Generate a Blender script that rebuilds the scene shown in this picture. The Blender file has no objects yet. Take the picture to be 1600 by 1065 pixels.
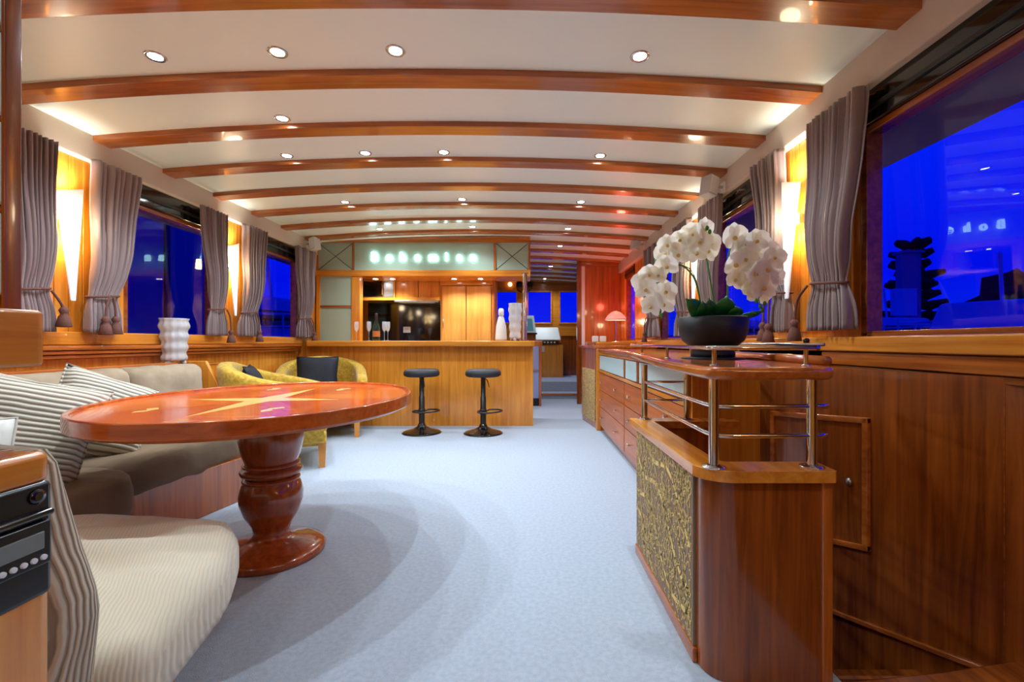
import bpy, bmesh, math, random
from mathutils import Vector, Matrix, noise as mnoise
PI = math.pi
random.seed(7)
sc = bpy.context.scene
C = sc.collection

# ------------------------------------------------------------------ camera, world, exposure
EYE, FX = 1.0, 711.0
cd = bpy.data.cameras.new('camera'); cam = bpy.data.objects.new('camera', cd); C.objects.link(cam)
cam.location = (0, 0, EYE); cam.rotation_euler = (PI/2, 0, 0)
cd.sensor_width = 36; cd.lens = FX/1600*36
cd.shift_x = -22/1600; cd.shift_y = 2.5/1600
cd.clip_start = 0.02; cd.clip_end = 500
sc.camera = cam
vs = sc.view_settings
vs.view_transform = 'Standard'; vs.look = 'None'; vs.gamma = 1; vs.use_curve_mapping = False
vs.exposure = 0.38

w = bpy.data.worlds.new('dusk_sky'); sc.world = w; w.use_nodes = True
nt = w.node_tree; nt.nodes.clear()
def wn(t): return nt.nodes.new(t)
tc = wn('ShaderNodeTexCoord'); sep = wn('ShaderNodeSeparateXYZ'); rmp = wn('ShaderNodeValToRGB')
bg = wn('ShaderNodeBackground'); out = wn('ShaderNodeOutputWorld')
nt.links.new(tc.outputs['Generated'], sep.inputs[0]); nt.links.new(sep.outputs['Z'], rmp.inputs[0])
el = rmp.color_ramp.elements
el[0].position = 0.0; el[0].color = (0.0, 0.016, 0.78, 1)
el[1].position = 0.6; el[1].color = (0.0, 0.004, 0.55, 1)
e = el.new(0.12); e.color = (0.0, 0.004, 0.78, 1)
e = el.new(0.3); e.color = (0.0, 0.012, 0.88, 1)
nt.links.new(rmp.outputs[0], bg.inputs[0]); bg.inputs[1].default_value = 0.85
nt.links.new(bg.outputs[0], out.inputs[0])

SPOT_W = 36.0
SPOT_COL = (0.78, 0.91, 1.0)
UP_W = 6.5

# ------------------------------------------------------------------ materials
def S(r, g, b):
    f = lambda c: (c/255/12.92) if c/255 <= .04045 else ((c/255+.055)/1.055)**2.4
    return (f(r), f(g), f(b), 1)
def newmat(name):
    m = bpy.data.materials.new(name); m.use_nodes = True
    return m, m.node_tree, m.node_tree.nodes['Principled BSDF']
def plain(name, col, rough=.5, metal=0, coat=0, sheen=0, bump=None, var=0):
    m, t, b = newmat(name)
    b.inputs['Base Color'].default_value = col
    b.inputs['Roughness'].default_value = rough; b.inputs['Metallic'].default_value = metal
    b.inputs['Coat Weight'].default_value = coat; b.inputs['Coat Roughness'].default_value = .06
    if sheen: b.inputs['Sheen Weight'].default_value = sheen; b.inputs['Sheen Roughness'].default_value = .4
    if bump or var:
        c = t.nodes.new('ShaderNodeTexCoord'); n = t.nodes.new('ShaderNodeTexNoise')
        n.inputs['Scale'].default_value = bump[0] if bump else 6; n.inputs['Detail'].default_value = 5
        t.links.new(c.outputs['Object'], n.inputs['Vector'])
        if bump:
            bp = t.nodes.new('ShaderNodeBump'); bp.inputs['Strength'].default_value = bump[1]; bp.inputs['Distance'].default_value = bump[2]
            t.links.new(n.outputs['Fac'], bp.inputs['Height']); t.links.new(bp.outputs[0], b.inputs['Normal'])
        if var:
            n2 = t.nodes.new('ShaderNodeTexNoise'); n2.inputs['Scale'].default_value = var[0]; n2.inputs['Detail'].default_value = 3
            t.links.new(c.outputs['Object'], n2.inputs['Vector'])
            r = t.nodes.new('ShaderNodeValToRGB'); r.color_ramp.elements[0].position = .35; r.color_ramp.elements[1].position = .65
            r.color_ramp.elements[0].color = var[1]; r.color_ramp.elements[1].color = col
            t.links.new(n2.outputs['Fac'], r.inputs[0]); t.links.new(r.outputs[0], b.inputs['Base Color'])
    return m
def wood(name, light, dark, axis='z', rough=.25, coat=.5, scale=1.0):
    m, t, b = newmat(name)
    c = t.nodes.new('ShaderNodeTexCoord'); mp = t.nodes.new('ShaderNodeMapping')
    s = {'x': (1.3, 26, 26), 'y': (26, 1.3, 26), 'z': (26, 26, 1.3)}[axis]
    mp.inputs['Scale'].default_value = [v*scale for v in s]
    n = t.nodes.new('ShaderNodeTexNoise'); n.inputs['Scale'].default_value = 1.0; n.inputs['Detail'].default_value = 7
    n.inputs['Roughness'].default_value = .62; n.inputs['Distortion'].default_value = .6
    r = t.nodes.new('ShaderNodeValToRGB')
    r.color_ramp.elements[0].position = .30; r.color_ramp.elements[0].color = dark
    r.color_ramp.elements[1].position = .68; r.color_ramp.elements[1].color = light
    n2 = t.nodes.new('ShaderNodeTexNoise'); n2.inputs['Scale'].default_value = 1.7; n2.inputs['Detail'].default_value = 2
    hs = t.nodes.new('ShaderNodeHueSaturation'); mr = t.nodes.new('ShaderNodeMapRange')
    mr.inputs['To Min'].default_value = .72; mr.inputs['To Max'].default_value = 1.28
    L = t.links.new
    L(c.outputs['Object'], mp.inputs[0]); L(mp.outputs[0], n.inputs['Vector']); L(n.outputs['Fac'], r.inputs[0])
    L(c.outputs['Object'], n2.inputs['Vector']); L(n2.outputs['Fac'], mr.inputs['Value']); L(mr.outputs[0], hs.inputs['Value'])
    L(r.outputs[0], hs.inputs['Color']); L(hs.outputs[0], b.inputs['Base Color'])
    b.inputs['Roughness'].default_value = rough; b.inputs['Coat Weight'].default_value = coat; b.inputs['Coat Roughness'].default_value = .05
    bp = t.nodes.new('ShaderNodeBump'); bp.inputs['Strength'].default_value = .06; bp.inputs['Distance'].default_value = .002
    L(n.outputs['Fac'], bp.inputs['Height']); L(bp.outputs[0], b.inputs['Normal'])
    return m
def emit(name, col, s):
    m, t, b = newmat(name)
    b.inputs['Base Color'].default_value = (0, 0, 0, 1)
    b.inputs['Emission Color'].default_value = col; b.inputs['Emission Strength'].default_value = s
    return m
def pane_mat(name, tint=(1, 1, 1, 1)):
    m = bpy.data.materials.new(name); m.use_nodes = True; t = m.node_tree; t.nodes.clear()
    o = t.nodes.new('ShaderNodeOutputMaterial'); mx = t.nodes.new('ShaderNodeMixShader'); f = t.nodes.new('ShaderNodeFresnel')
    tr = t.nodes.new('ShaderNodeBsdfTransparent'); g = t.nodes.new('ShaderNodeBsdfGlossy')
    f.inputs['IOR'].default_value = 1.45; g.inputs['Roughness'].default_value = 0.0; tr.inputs[0].default_value = tint
    ge = t.nodes.new('ShaderNodeNewGeometry'); iv = t.nodes.new('ShaderNodeMath'); iv.operation = 'SUBTRACT'; iv.inputs[0].default_value = 1.0
    mu = t.nodes.new('ShaderNodeMath'); mu.operation = 'MULTIPLY'
    t.links.new(ge.outputs['Backfacing'], iv.inputs[1]); t.links.new(iv.outputs[0], mu.inputs[0]); t.links.new(f.outputs[0], mu.inputs[1])
    t.links.new(mu.outputs[0], mx.inputs[0]); t.links.new(tr.outputs[0], mx.inputs[1]); t.links.new(g.outputs[0], mx.inputs[2])
    t.links.new(mx.outputs[0], o.inputs[0]); return m
def stripes(name, c1, c2, axis, freq, dist=1.0, strength=.8, rough=.9, rot=0):
    m, t, b = newmat(name)
    c = t.nodes.new('ShaderNodeTexCoord'); wv = t.nodes.new('ShaderNodeTexWave'); wv.wave_type = 'BANDS'; wv.bands_direction = axis
    wv.inputs['Scale'].default_value = freq; wv.inputs['Distortion'].default_value = dist; wv.inputs['Detail'].default_value = 1
    wv.inputs['Detail Scale'].default_value = .6
    r = t.nodes.new('ShaderNodeValToRGB'); r.color_ramp.elements[0].color = c2; r.color_ramp.elements[1].color = c1
    r.color_ramp.elements[0].position = .12; r.color_ramp.elements[1].position = .45
    bp = t.nodes.new('ShaderNodeBump'); bp.inputs['Strength'].default_value = strength; bp.inputs['Distance'].default_value = .006
    L = t.links.new
    mp = t.nodes.new('ShaderNodeMapping'); mp.inputs['Rotation'].default_value = (0, 0, rot)
    L(c.outputs['Object'], mp.inputs[0]); L(mp.outputs[0], wv.inputs['Vector']); L(wv.outputs['Fac'], r.inputs[0]); L(r.outputs[0], b.inputs['Base Color'])
    L(wv.outputs['Fac'], bp.inputs['Height']); L(bp.outputs[0], b.inputs['Normal'])
    b.inputs['Roughness'].default_value = rough; b.inputs['Sheen Weight'].default_value = .3
    return m

M = {}
M['teak_z'] = wood('teak_vertical', S(232, 156, 54), S(196, 112, 28), 'z')
M['teak_x'] = wood('teak_crosswise', S(232, 156, 56), S(196, 112, 30), 'x')
M['teak_y'] = wood('teak_lengthwise', S(232, 156, 54), S(196, 110, 28), 'y')
M['cherry_x'] = wood('cherry_beam', S(190, 112, 44), S(142, 74, 22), 'x', .25, .5)
M['cherry_y'] = wood('cherry_lengthwise', S(200, 112, 40), S(146, 70, 20), 'y', .22, .6)
M['cherry_z'] = wood('cherry_vertical', S(196, 108, 38), S(140, 66, 18), 'z', .22, .5)
M['drawer'] = wood('drawer_front', S(206, 112, 44), S(160, 76, 24), 'y', .35, .2)
M['table_rim'] = wood('table_rim', S(200, 98, 38), S(156, 64, 20), 'x', .16, .5)
M['mahog_z'] = wood('mahogany_vertical', S(164, 86, 28), S(106, 48, 12), 'z', .2, .45)
M['mahog_y'] = wood('mahogany_lengthwise', S(166, 88, 28), S(110, 50, 14), 'y', .2, .5)
M['table'] = wood('table_veneer', S(240, 128, 44), S(206, 88, 24), 'x',.16, .22)
M['table2'] = wood('table_veneer_dark', S(226, 104, 38), S(186, 68, 22), 'y',.16, .22)
M['turned'] = wood('turned_cherry', S(176, 82, 30), S(130, 52, 16), 'z', .2, .6)
M['inlay'] = wood('maple_inlay', S(255, 226, 140), S(244, 204, 112), 'y',.16, .22)
M['blond'] = wood('blond_veneer', S(232, 164, 78), S(206, 130, 52), 'z', .3, .4)
M['cream'] = plain('ceiling_vinyl', S(232, 247, 241), .38)
M['suede'] = plain('cove_suede', S(206, 194, 180), .95, bump=(90, .15, .002))
M['carpet'] = plain('carpet_pile', S(176, 188, 204), 1.0, bump=(260, .7, .004), var=(55, S(165, 176, 192)))
M['frost'] = plain('frosted_glass', S(168, 190, 172), .32)
M['frostb'] = plain('frosted_glass_pale', S(190, 220, 222), .25)
M['chrome'] = plain('chrome', S(225, 228, 232), .08, 1)
M['steel'] = plain('brushed_steel', S(185, 188, 192), .3, 1)
M['steelblue'] = plain('appliance_steel', S(150, 165, 215), .35, .3)
M['black'] = plain('black_gloss', S(10, 11, 14), .08, 0, .5)
M['blackm'] = plain('black_satin', S(22, 23, 26), .35)
M['navyplastic'] = plain('black_plastic', S(16, 24, 32), .22)
M['vinyl'] = plain('stool_vinyl', S(34, 36, 42), .6, bump=(120, .2, .002))
M['curtain'] = plain('curtain_satin', S(140, 122, 122), .45, sheen=.6, bump=(14, .25, .01))
M['rope'] = plain('tassel_rope', S(112, 72, 62), .8, bump=(200, .8, .004))
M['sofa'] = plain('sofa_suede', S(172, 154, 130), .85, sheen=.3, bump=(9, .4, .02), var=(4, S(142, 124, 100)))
M['sofa_shaded'] = plain('sofa_suede_shaded', S(128, 106, 80), .85, sheen=.2, bump=(9, .3, .02), var=(3, S(108, 88, 64)))  # same suede as the back cushions, darkened to paint in the seat's shade
M['cord'] = stripes('corduroy', S(196, 180, 150), S(136, 118, 92), 'X', 36, 1.6, .7, rot=PI/4)
M['cordseat'] = stripes('corduroy_seat', S(206, 197, 174), S(196, 186, 162), 'X', 38, 2.5, .25, rot=-.5)
M['pillow'] = stripes('pillow_stripe', S(206, 202, 188), S(128, 118, 98), 'Z', 15, 1.2, .6)
M['pillow_plain'] = plain('pillow_plain', S(206, 206, 198), .9, bump=(12, .3, .01))
M['white'] = plain('white_paint', S(232, 234, 232), .4)
M['ghost'] = plain('grey_plastic', S(196, 196, 192), .5)
M['yellow'] = plain('yellow_damask', S(214, 178, 62), .8, sheen=.3, bump=(70, .5, .005), var=(38, S(182, 140, 38)))
M['navy'] = plain('navy_fabric', S(14, 20, 34), .7, bump=(30, .3, .005))
M['chairleg'] = plain('beech_leg', S(206, 138, 60), .4)
M['petal'] = plain('orchid_petal', S(244, 240, 224), .55, bump=(50, .15, .002))
M['petal'].node_tree.nodes['Principled BSDF'].inputs['Subsurface Weight'].default_value = .15
pm = bpy.data.materials.new('petal_white'); pm.use_nodes = True; pt = pm.node_tree; pt.nodes.clear()
po_ = pt.nodes.new('ShaderNodeOutputMaterial'); pa = pt.nodes.new('ShaderNodeMixShader'); pd_ = pt.nodes.new('ShaderNodeBsdfDiffuse'); pr_ = pt.nodes.new('ShaderNodeBsdfTranslucent')
pd_.inputs[0].default_value = S(252, 250, 240); pr_.inputs[0].default_value = S(252, 250, 238); pa.inputs[0].default_value = .42
pt.links.new(pd_.outputs[0], pa.inputs[1]); pt.links.new(pr_.outputs[0], pa.inputs[2]); pt.links.new(pa.outputs[0], po_.inputs[0]); M['petal'] = pm
M['lip'] = plain('orchid_lip', S(226, 190, 110), .5)
M['leaf'] = plain('orchid_leaf', S(28, 124, 48), .3, var=(14, S(16, 84, 34)))
M['stem'] = plain('orchid_stem', S(70, 140, 50), .5)
M['pot'] = plain('matt_black_ceramic', S(14, 24, 32), .5)
M['panelbrown'] = plain('brown_textile', S(134, 110, 88), .7, bump=(160, .4, .003))
M['vine_far'] = plain('vine_textile', S(226, 196, 124), .6, var=(60, S(130, 104, 78)))
M['gold'] = plain('gold_thread', S(232, 196, 112), .5)
M['pane'] = pane_mat('window_glass')
M['letter'] = emit('lit_letter', (.55, 1.0, 1.0, 1), 7)
M['bulb'] = emit('lamp_face', (.88, .95, 1, 1), 30)
M['sconce'] = emit('lit_glass', (1.0, .80, .50, 1), 2.6)
m, t, b = newmat('lit_sconce_glass'); b.inputs['Base Color'].default_value = S(235, 238, 240); b.inputs['Roughness'].default_value = .3
c = t.nodes.new('ShaderNodeTexCoord'); sp = t.nodes.new('ShaderNodeSeparateXYZ'); mr = t.nodes.new('ShaderNodeMapRange'); r = t.nodes.new('ShaderNodeValToRGB'); r2 = t.nodes.new('ShaderNodeValToRGB')
mr.inputs['From Min'].default_value = -.31; mr.inputs['From Max'].default_value = .35
for rr, cols in ((r, ((0, (.62, .72, .85, 1)), (.45, (.95, .9, .8, 1)), (.72, (1, .84, .55, 1)), (1, (.95, .82, .6, 1)))), (r2, ((0, (.12,)*3+(1,)), (.35, (.3,)*3+(1,)), (.62, (1, 1, 1, 1)), (.85, (.8,)*3+(1,)), (1, (.22,)*3+(1,))))):
    e_ = rr.color_ramp.elements; e_[0].position = cols[0][0]; e_[0].color = cols[0][1]; e_[1].position = cols[-1][0]; e_[1].color = cols[-1][1]
    for p_, cc in cols[1:-1]: q_ = e_.new(p_); q_.color = cc
mt = t.nodes.new('ShaderNodeMath'); mt.operation = 'MULTIPLY'; mt.inputs[1].default_value = 2.0
t.links.new(c.outputs['Object'], sp.inputs[0]); t.links.new(sp.outputs['Z'], mr.inputs['Value'])
for rr in (r, r2): t.links.new(mr.outputs[0], rr.inputs[0])
t.links.new(r.outputs[0], b.inputs['Emission Color']); t.links.new(r2.outputs[0], mt.inputs[0]); t.links.new(mt.outputs[0], b.inputs['Emission Strength'])
M['sconce'] = m
M['rim'] = plain('lamp_rim', S(210, 212, 215), .2, .8)
M['lampshade'] = emit('pink_lit_shade', (1.0, .16, .12, 1), 1.6)
M['amber'] = emit('amber_light', (1, .6, .2, 1), 6)
M['screen'] = emit('instrument_screen', (.05, .16, .22, 1), .6)
M['lcd'] = plain('lcd_grey', S(120, 132, 128), .3)
M['bottle'] = plain('green_glass', S(16, 40, 24), .08, 0, .6)
M['goldfoil'] = plain('orange_label', S(206, 128, 70), .35, .3)
M['foil'] = plain('dark_foil', S(70, 60, 56), .3, .6)
M['dark_out'] = plain('dusk_hull', S(120, 130, 160), .6)
M['boat'] = plain('boat_gelcoat', S(215, 220, 230), .35)
M['hedge'] = plain('dusk_foliage', S(26, 34, 26), .9)
M['water'] = plain('harbour_water', S(18, 26, 40), .08)
cr, t_, b_ = newmat('crystal'); b_.inputs['Transmission Weight'].default_value = .55; b_.inputs['IOR'].default_value = 1.45
b_.inputs['Roughness'].default_value = .06; b_.inputs['Base Color'].default_value = (.95, .97, 1, 1); M['crystal'] = cr
cg, t_, b_ = newmat('thin_glass'); b_.inputs['Alpha'].default_value = .22; b_.inputs['Roughness'].default_value = .04
b_.inputs['Base Color'].default_value = (.8, .85, .9, 1); b_.inputs['Specular IOR Level'].default_value = 1.0; M['glass'] = cg

# ------------------------------------------------------------------ helpers
def wl(o):
    v = Vector((0, 0, 0))
    while o is not None: v += o.location; o = o.parent
    return v
def obj(name, bm, mat, parent=None, smooth=False, bevel=0, seg=2, label=None, kind=None, sub=0, loc=None):
    """one mesh object; bm is in world coordinates, the origin goes to `loc` or the parent's origin"""
    me = bpy.data.meshes.new(name)
    org = Vector(loc) if loc is not None else (wl(parent) if parent else Vector((0, 0, 0)))
    bmesh.ops.translate(bm, verts=bm.verts, vec=-org)
    bm.to_mesh(me); bm.free()
    if smooth:
        for p in me.polygons: p.use_smooth = True
    me.materials.append(M[mat] if isinstance(mat, str) else mat)
    o = bpy.data.objects.new(name, me); C.objects.link(o)
    if parent: o.parent = parent
    o.location = org - (wl(parent) if parent else Vector((0, 0, 0)))
    if bevel:
        md = o.modifiers.new('bevel', 'BEVEL'); md.width = bevel; md.segments = seg; md.limit_method = 'ANGLE'; md.angle_limit = .6
        for p in me.polygons: p.use_smooth = True
        wnm = o.modifiers.new('wn', 'WEIGHTED_NORMAL'); wnm.keep_sharp = False
    if sub:
        md = o.modifiers.new('sub', 'SUBSURF'); md.levels = sub; md.render_levels = sub
        for p in me.polygons: p.use_smooth = True
    if label: o['label'] = label
    if kind: o['kind'] = kind
    return o
def thing(name, label, cat, loc=(0, 0, 0), group=None):
    o = bpy.data.objects.new(name, None); C.objects.link(o); o.location = loc; o.empty_display_size = .05
    o['label'] = label; o['category'] = cat
    if group: o['group'] = group
    return o
def tag(o, label, cat, group=None):
    o['label'] = label; o['category'] = cat
    if group: o['group'] = group
    return o
def struct(o): o['kind'] = 'structure'; return o
def B(): return bmesh.new()
def box(bm, x0, x1, y0, y1, z0, z1):
    v = [bm.verts.new(p) for p in ((x0, y0, z0), (x1, y0, z0), (x1, y1, z0), (x0, y1, z0), (x0, y0, z1), (x1, y0, z1), (x1, y1, z1), (x0, y1, z1))]
    for f in ((3, 2, 1, 0), (4, 5, 6, 7), (0, 1, 5, 4), (1, 2, 6, 5), (2, 3, 7, 6), (3, 0, 4, 7)): bm.faces.new([v[i] for i in f])
    return bm
def bx(*a): return box(B(), *a)
def hexa(bm, pts):
    v = [bm.verts.new(p) for p in pts]
    for f in ((3, 2, 1, 0), (4, 5, 6, 7), (0, 1, 5, 4), (1, 2, 6, 5), (2, 3, 7, 6), (3, 0, 4, 7)): bm.faces.new([v[i] for i in f])
    bmesh.ops.recalc_face_normals(bm, faces=bm.faces[:])
    return bm
def prism(bm, poly, z0, z1):
    a = [bm.verts.new((x, y, z0)) for x, y in poly]; b = [bm.verts.new((x, y, z1)) for x, y in poly]
    bm.faces.new(a[::-1]); bm.faces.new(b); n = len(poly)
    for i in range(n): bm.faces.new((a[i], a[(i+1) % n], b[(i+1) % n], b[i]))
    bmesh.ops.recalc_face_normals(bm, faces=bm.faces[:])
    return bm
def lathe(bm, prof, cx=0, cy=0, n=32, sx=1, sy=1, ridge=0, nr=0, twist=0):
    rings = []
    for r, z in prof:
        if r < 1e-6: rings.append([bm.verts.new((cx, cy, z))])
        else:
            rings.append([bm.verts.new((cx+sx*r*(1+ridge*math.cos(nr*(2*PI*k/n)+twist*z))*math.cos(2*PI*k/n), cy+sy*r*(1+ridge*math.cos(nr*(2*PI*k/n)+twist*z))*math.sin(2*PI*k/n), z)) for k in range(n)])
    for a, b in zip(rings, rings[1:]):
        if len(a) == 1 and len(b) == 1: continue
        for k in range(n):
            k2 = (k+1) % n
            if len(a) == 1: bm.faces.new((a[0], b[k], b[k2]))
            elif len(b) == 1: bm.faces.new((a[k], b[0], a[k2]))
            else: bm.faces.new((a[k], a[k2], b[k2], b[k]))
    bmesh.ops.recalc_face_normals(bm, faces=bm.faces[:])
    return bm
def tube(bm, pts, r, n=10, r2=None, flat=1.0, cap=True):
    pts = [Vector(p) for p in pts]; rings = []
    up = Vector((0, 0, 1)); prev = None
    for i, p in enumerate(pts):
        d = (pts[min(i+1, len(pts)-1)]-pts[max(i-1, 0)])
        if d.length < 1e-9: d = Vector((0, 0, 1))
        d.normalize()
        if prev is None:
            a = d.cross(up)
            if a.length < .05: a = d.cross(Vector((1, 0, 0)))
        else: a = prev - d*prev.dot(d)
        a.normalize(); prev = a; b = d.cross(a)
        rr = r if r2 is None else r+(r2-r)*i/max(1, len(pts)-1)
        if callable(r): rr = r(i/max(1, len(pts)-1))
        rings.append([bm.verts.new(p+a*(rr*math.cos(2*PI*k/n))+b*(rr*flat*math.sin(2*PI*k/n))) for k in range(n)])
    for a, b in zip(rings, rings[1:]):
        for k in range(n): bm.faces.new((a[k], a[(k+1) % n], b[(k+1) % n], b[k]))
    if cap: bm.faces.new(rings[0][::-1]); bm.faces.new(rings[-1])
    bmesh.ops.recalc_face_normals(bm, faces=bm.faces[:])
    return bm
def grid(bm, fn, nu, nv, closed=False):
    g = [[bm.verts.new(fn(i/nu, j/nv)) for i in range(nu+(0 if closed else 1))] for j in range(nv+1)]
    for j in range(nv):
        for i in range(nu):
            i2 = (i+1) % nu if closed else i+1
            bm.faces.new((g[j][i], g[j][i2], g[j+1][i2], g[j+1][i]))
    return g
def arc(cx, cy, r, a0, a1, n=6): return [(cx+r*math.cos(math.radians(a0+(a1-a0)*k/n)), cy+r*math.sin(math.radians(a0+(a1-a0)*k/n))) for k in range(n+1)]
def bez(p, n=14):
    p = [Vector(q) for q in p]; res = []
    for i in range(len(p)-1):
        p0, p1, p2, p3 = p[max(i-1, 0)], p[i], p[i+1], p[min(i+2, len(p)-1)]
        for k in range(n):
            t = k/n
            res.append(.5*((2*p1)+(p2-p0)*t+(2*p0-5*p1+4*p2-p3)*t*t+(3*p1-p0-3*p2+p3)*t**3))
    return res+[p[-1]]
def dup(root, loc=None, rz=None, label=None, group=None):
    r = root.copy(); C.objects.link(r)
    if loc is not None: r.location = loc
    if rz is not None: r.rotation_euler = (0, 0, rz)
    if label: r['label'] = label
    if group: r['group'] = group
    for ch in list(root.children):
        c = ch.copy(); C.objects.link(c); c.parent = r
        for g in list(ch.children):
            d = g.copy(); C.objects.link(d); d.parent = c
    return r
def light(kind, loc, energy, col, size=.03, spot=None, blend=.5, rot=(0, 0, 0), name='lamp_light', parent=None):
    l = bpy.data.lights.new(name, kind); l.energy = energy; l.color = col
    if kind in ('POINT', 'SPOT'): l.shadow_soft_size = size
    if kind == 'SPOT': l.spot_size = spot; l.spot_blend = blend
    o = bpy.data.objects.new(name, l); C.objects.link(o)
    if parent: o.parent = parent; o.location = Vector(loc)-wl(parent)
    else: o.location = loc
    o.rotation_euler = rot
    return o

# ================================================================== STRUCTURE
XL, XR = -2.71, 1.50          # cove faces
WL, WR = -2.76, 1.56          # window wall inner faces
def zc(x): return 2.385-.02*(x+.6)**2
def cslab(bm, x0, x1, y0, y1, d0, d1, n=22):
    A = []
    for i in range(n+1):
        x = x0+(x1-x0)*i/n; z = zc(x)
        A.append([bm.verts.new((x, y, z+d)) for y, d in ((y0, d0), (y1, d0), (y1, d1), (y0, d1))])
    for a, b in zip(A, A[1:]):
        for k in range(4): bm.faces.new((a[k], a[(k+1) % 4], b[(k+1) % 4], b[k]))
    bm.faces.new(A[0]); bm.faces.new(A[-1][::-1])
    bmesh.ops.recalc_face_normals(bm, faces=bm.faces[:])
    return bm
# floor (carpet), stair well left open on the right
bm = B()
box(bm, -3.0, .545, -1.6, 8.1, -.06, 0); box(bm, .545, 1.7, 2.15, 8.1, -.06, 0); box(bm, .545, .93, -1.6, 1.45, -.06, 0)
floor = struct(obj('floor', bm, 'carpet'))
bm = B(); prism(bm, [(.92, -1.6), (2.6, -1.6), (2.6, 1.44), (1.55, 1.425), (1.25, 1.37), (.92, 1.33)], -.05, .012)
obj('landing_board', bm, 'mahog_y', floor, bevel=.01)
obj('step', bx(-1.0, 1.3, 8.1, 8.5, 0, .09), 'carpet', floor)
obj('nosing', bx(-1.0, 1.3, 8.08, 8.11, .06, .095), 'cherry_x', floor)
obj('upper_floor', bx(-3.0, 1.7, 8.5, 10.3, 0, .27), 'carpet', floor)
for k in range(4):
    obj('stair_tread', bx(.93, 1.9, 1.42+.24*k, 1.68+.24*k, -.24-.2*k, -.2-.2*k), 'mahog_y', floor, bevel=.01)
    obj('stair_riser', bx(.93, 1.9, 1.42+.24*k, 1.435+.24*k, -.2-.2*k, -.05-.2*k if k else -.05), 'mahog_y', floor)
obj('well_bottom', bx(.5, 1.9, 1.3, 2.4, -1.1, -1.05), 'mahog_y', floor)
obj('well_side', bx(.5, .92, 1.28, 1.33, -1.1, -.06), 'mahog_y', floor)

# ceiling: deck slab, panels between the beams, beams
ceil = struct(obj('ceiling', cslab(B(), -3.0, 1.8, -1.6, 10.3, .03, .08), 'cream'))
beams = [-.95, -.4, .14, .68, 1.22, 1.785]+[2.365+.5445*k for k in range(15)]
prev = -1.6
for y in beams+[10.36]:
    obj('panel', cslab(B(), -2.74, 1.53, prev+.003, y-.063, 0, .028), 'cream', ceil)
    prev = y+.06
for y in beams:
    obj('beam', cslab(B(), -2.74, 1.53, y-.062, y+.062, -.032, .028), 'cherry_x', ceil, bevel=.004)

# coves
trim = struct(obj('trim_1', bx(-2.80, XL, -1.6, 5.93, 2.13, 2.33), 'suede', bevel=.012))
trim = struct(obj('trim_2', bx(XR, 1.62, -1.6, 7.42, 2.13, 2.33), 'suede', bevel=.012))

# window walls -------------------------------------------------------------
def window_wall(name, x0, x1, wins, yend, z0=1.03, z1=2.0, ystart=-1.6):
    bm = B(); y = ystart
    for a, b in wins+[(yend, None)]:
        if a > y: box(bm, x0, x1, y, a, z0, 2.4)
        y = b if b else a
    for a, b in wins: box(bm, x0, x1, a, b, z1+.12, 2.4)
    box(bm, x0, x1, ystart, yend, .9, z0)
    return struct(obj(name, bm, 'teak_z'))
winL = [(1.3, 2.52), (3.12, 4.04), (4.66, 5.50)]
winR = [(.1, 2.12), (2.86, 3.74), (4.52, 5.26), (6.5, 7.1)]
wallL = window_wall('wall_left', -2.84, WL, winL, 10.3)
wallR = window_wall('wall_right', WR, 1.64, winR, 10.3)
obj('lower_panel', bx(-2.84, -2.74, -1.6, 8.1, -.05, .9), 'teak_z', wallL)
obj('lower_panel', bx(1.56, 1.64, 2.32, 8.1, -.05, .96), 'teak_z', wallR)
obj('outer_skin', bx(2.62, 2.68, -1.6, 2.4, -1.2, .93), 'mahog_z', wallR)
# tongue and groove boards between the windows, behind the sconces
def boards(wall, x, side, a, b):
    n = max(3, round((b-a)/.085)); s = (b-a)/n
    for k in range(n):
        bm = bx(min(x, x+side*.014), max(x, x+side*.014), a+k*s+.002, a+(k+1)*s-.002, 1.06, 2.13)
        obj('plank', bm, 'teak_z', wall, bevel=.004)
for a, b in ((2.56, 3.08), (4.08, 4.62), (5.54, 5.9)): boards(wallL, WL, 1, a, b)
for a, b in ((2.16, 2.82), (3.78, 4.48), (5.30, 6.46), (7.12, 7.4)): boards(wallR, WR, -1, a, b)
PT = (1.0, -0.0, 0.0)
def window(n, xin, side, a, b, tilt=0, yaw=0):
    """side +1: right wall. frame, black blind housing on top, glass pane"""
    z0, z1 = 1.04, 1.985
    X = lambda d: xin+side*d
    bm = B()
    for (ya, yb, za, zb) in ((a, a+.035, z0, z1), (b-.035, b, z0, z1), (a+.035, b-.035, z1-.03, z1), (a+.035, b-.035, z0-.01, z0+.012)):
        box(bm, min(X(.0), X(.075)), max(X(.0), X(.075)), ya, yb, za, zb)
    f = struct(obj(f'window_{n}', bm, 'mahog_y', bevel=.004))
    bm = B(); box(bm, min(X(-.02), X(.08)), max(X(-.02), X(.08)), a, b, z1+.0, 2.15)
    obj('blind_housing', bm, 'black', f, bevel=.01)
    bm = B(); box(bm, min(X(-.03), X(-.02)), max(X(-.03), X(-.02)), a, b, z1+.05, z1+.07)
    obj('blind_rail', bm, 'blackm', f)
    bm = B(); c = Vector((X(.05), (a+b)/2, (z0+z1)/2))
    box(bm, -.003, .003, -(b-a)/2+.02, (b-a)/2-.02, -.47, .47)
    R = Matrix.Rotation(math.radians(yaw), 4, 'Z') @ Matrix.Rotation(math.radians(tilt), 4, 'Y')
    bmesh.ops.transform(bm, matrix=Matrix.Translation(c) @ R, verts=bm.verts)
    obj('pane', bm, 'pane', f)
    return f
n = 1
for a, b in winL: window(n, WL, -1, a, b); n += 1
for a, b in winR: window(n, WR, 1, a, b, *((-2.25, -3.5) if b < 2.5 else (0, 0))); n += 1

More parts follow.
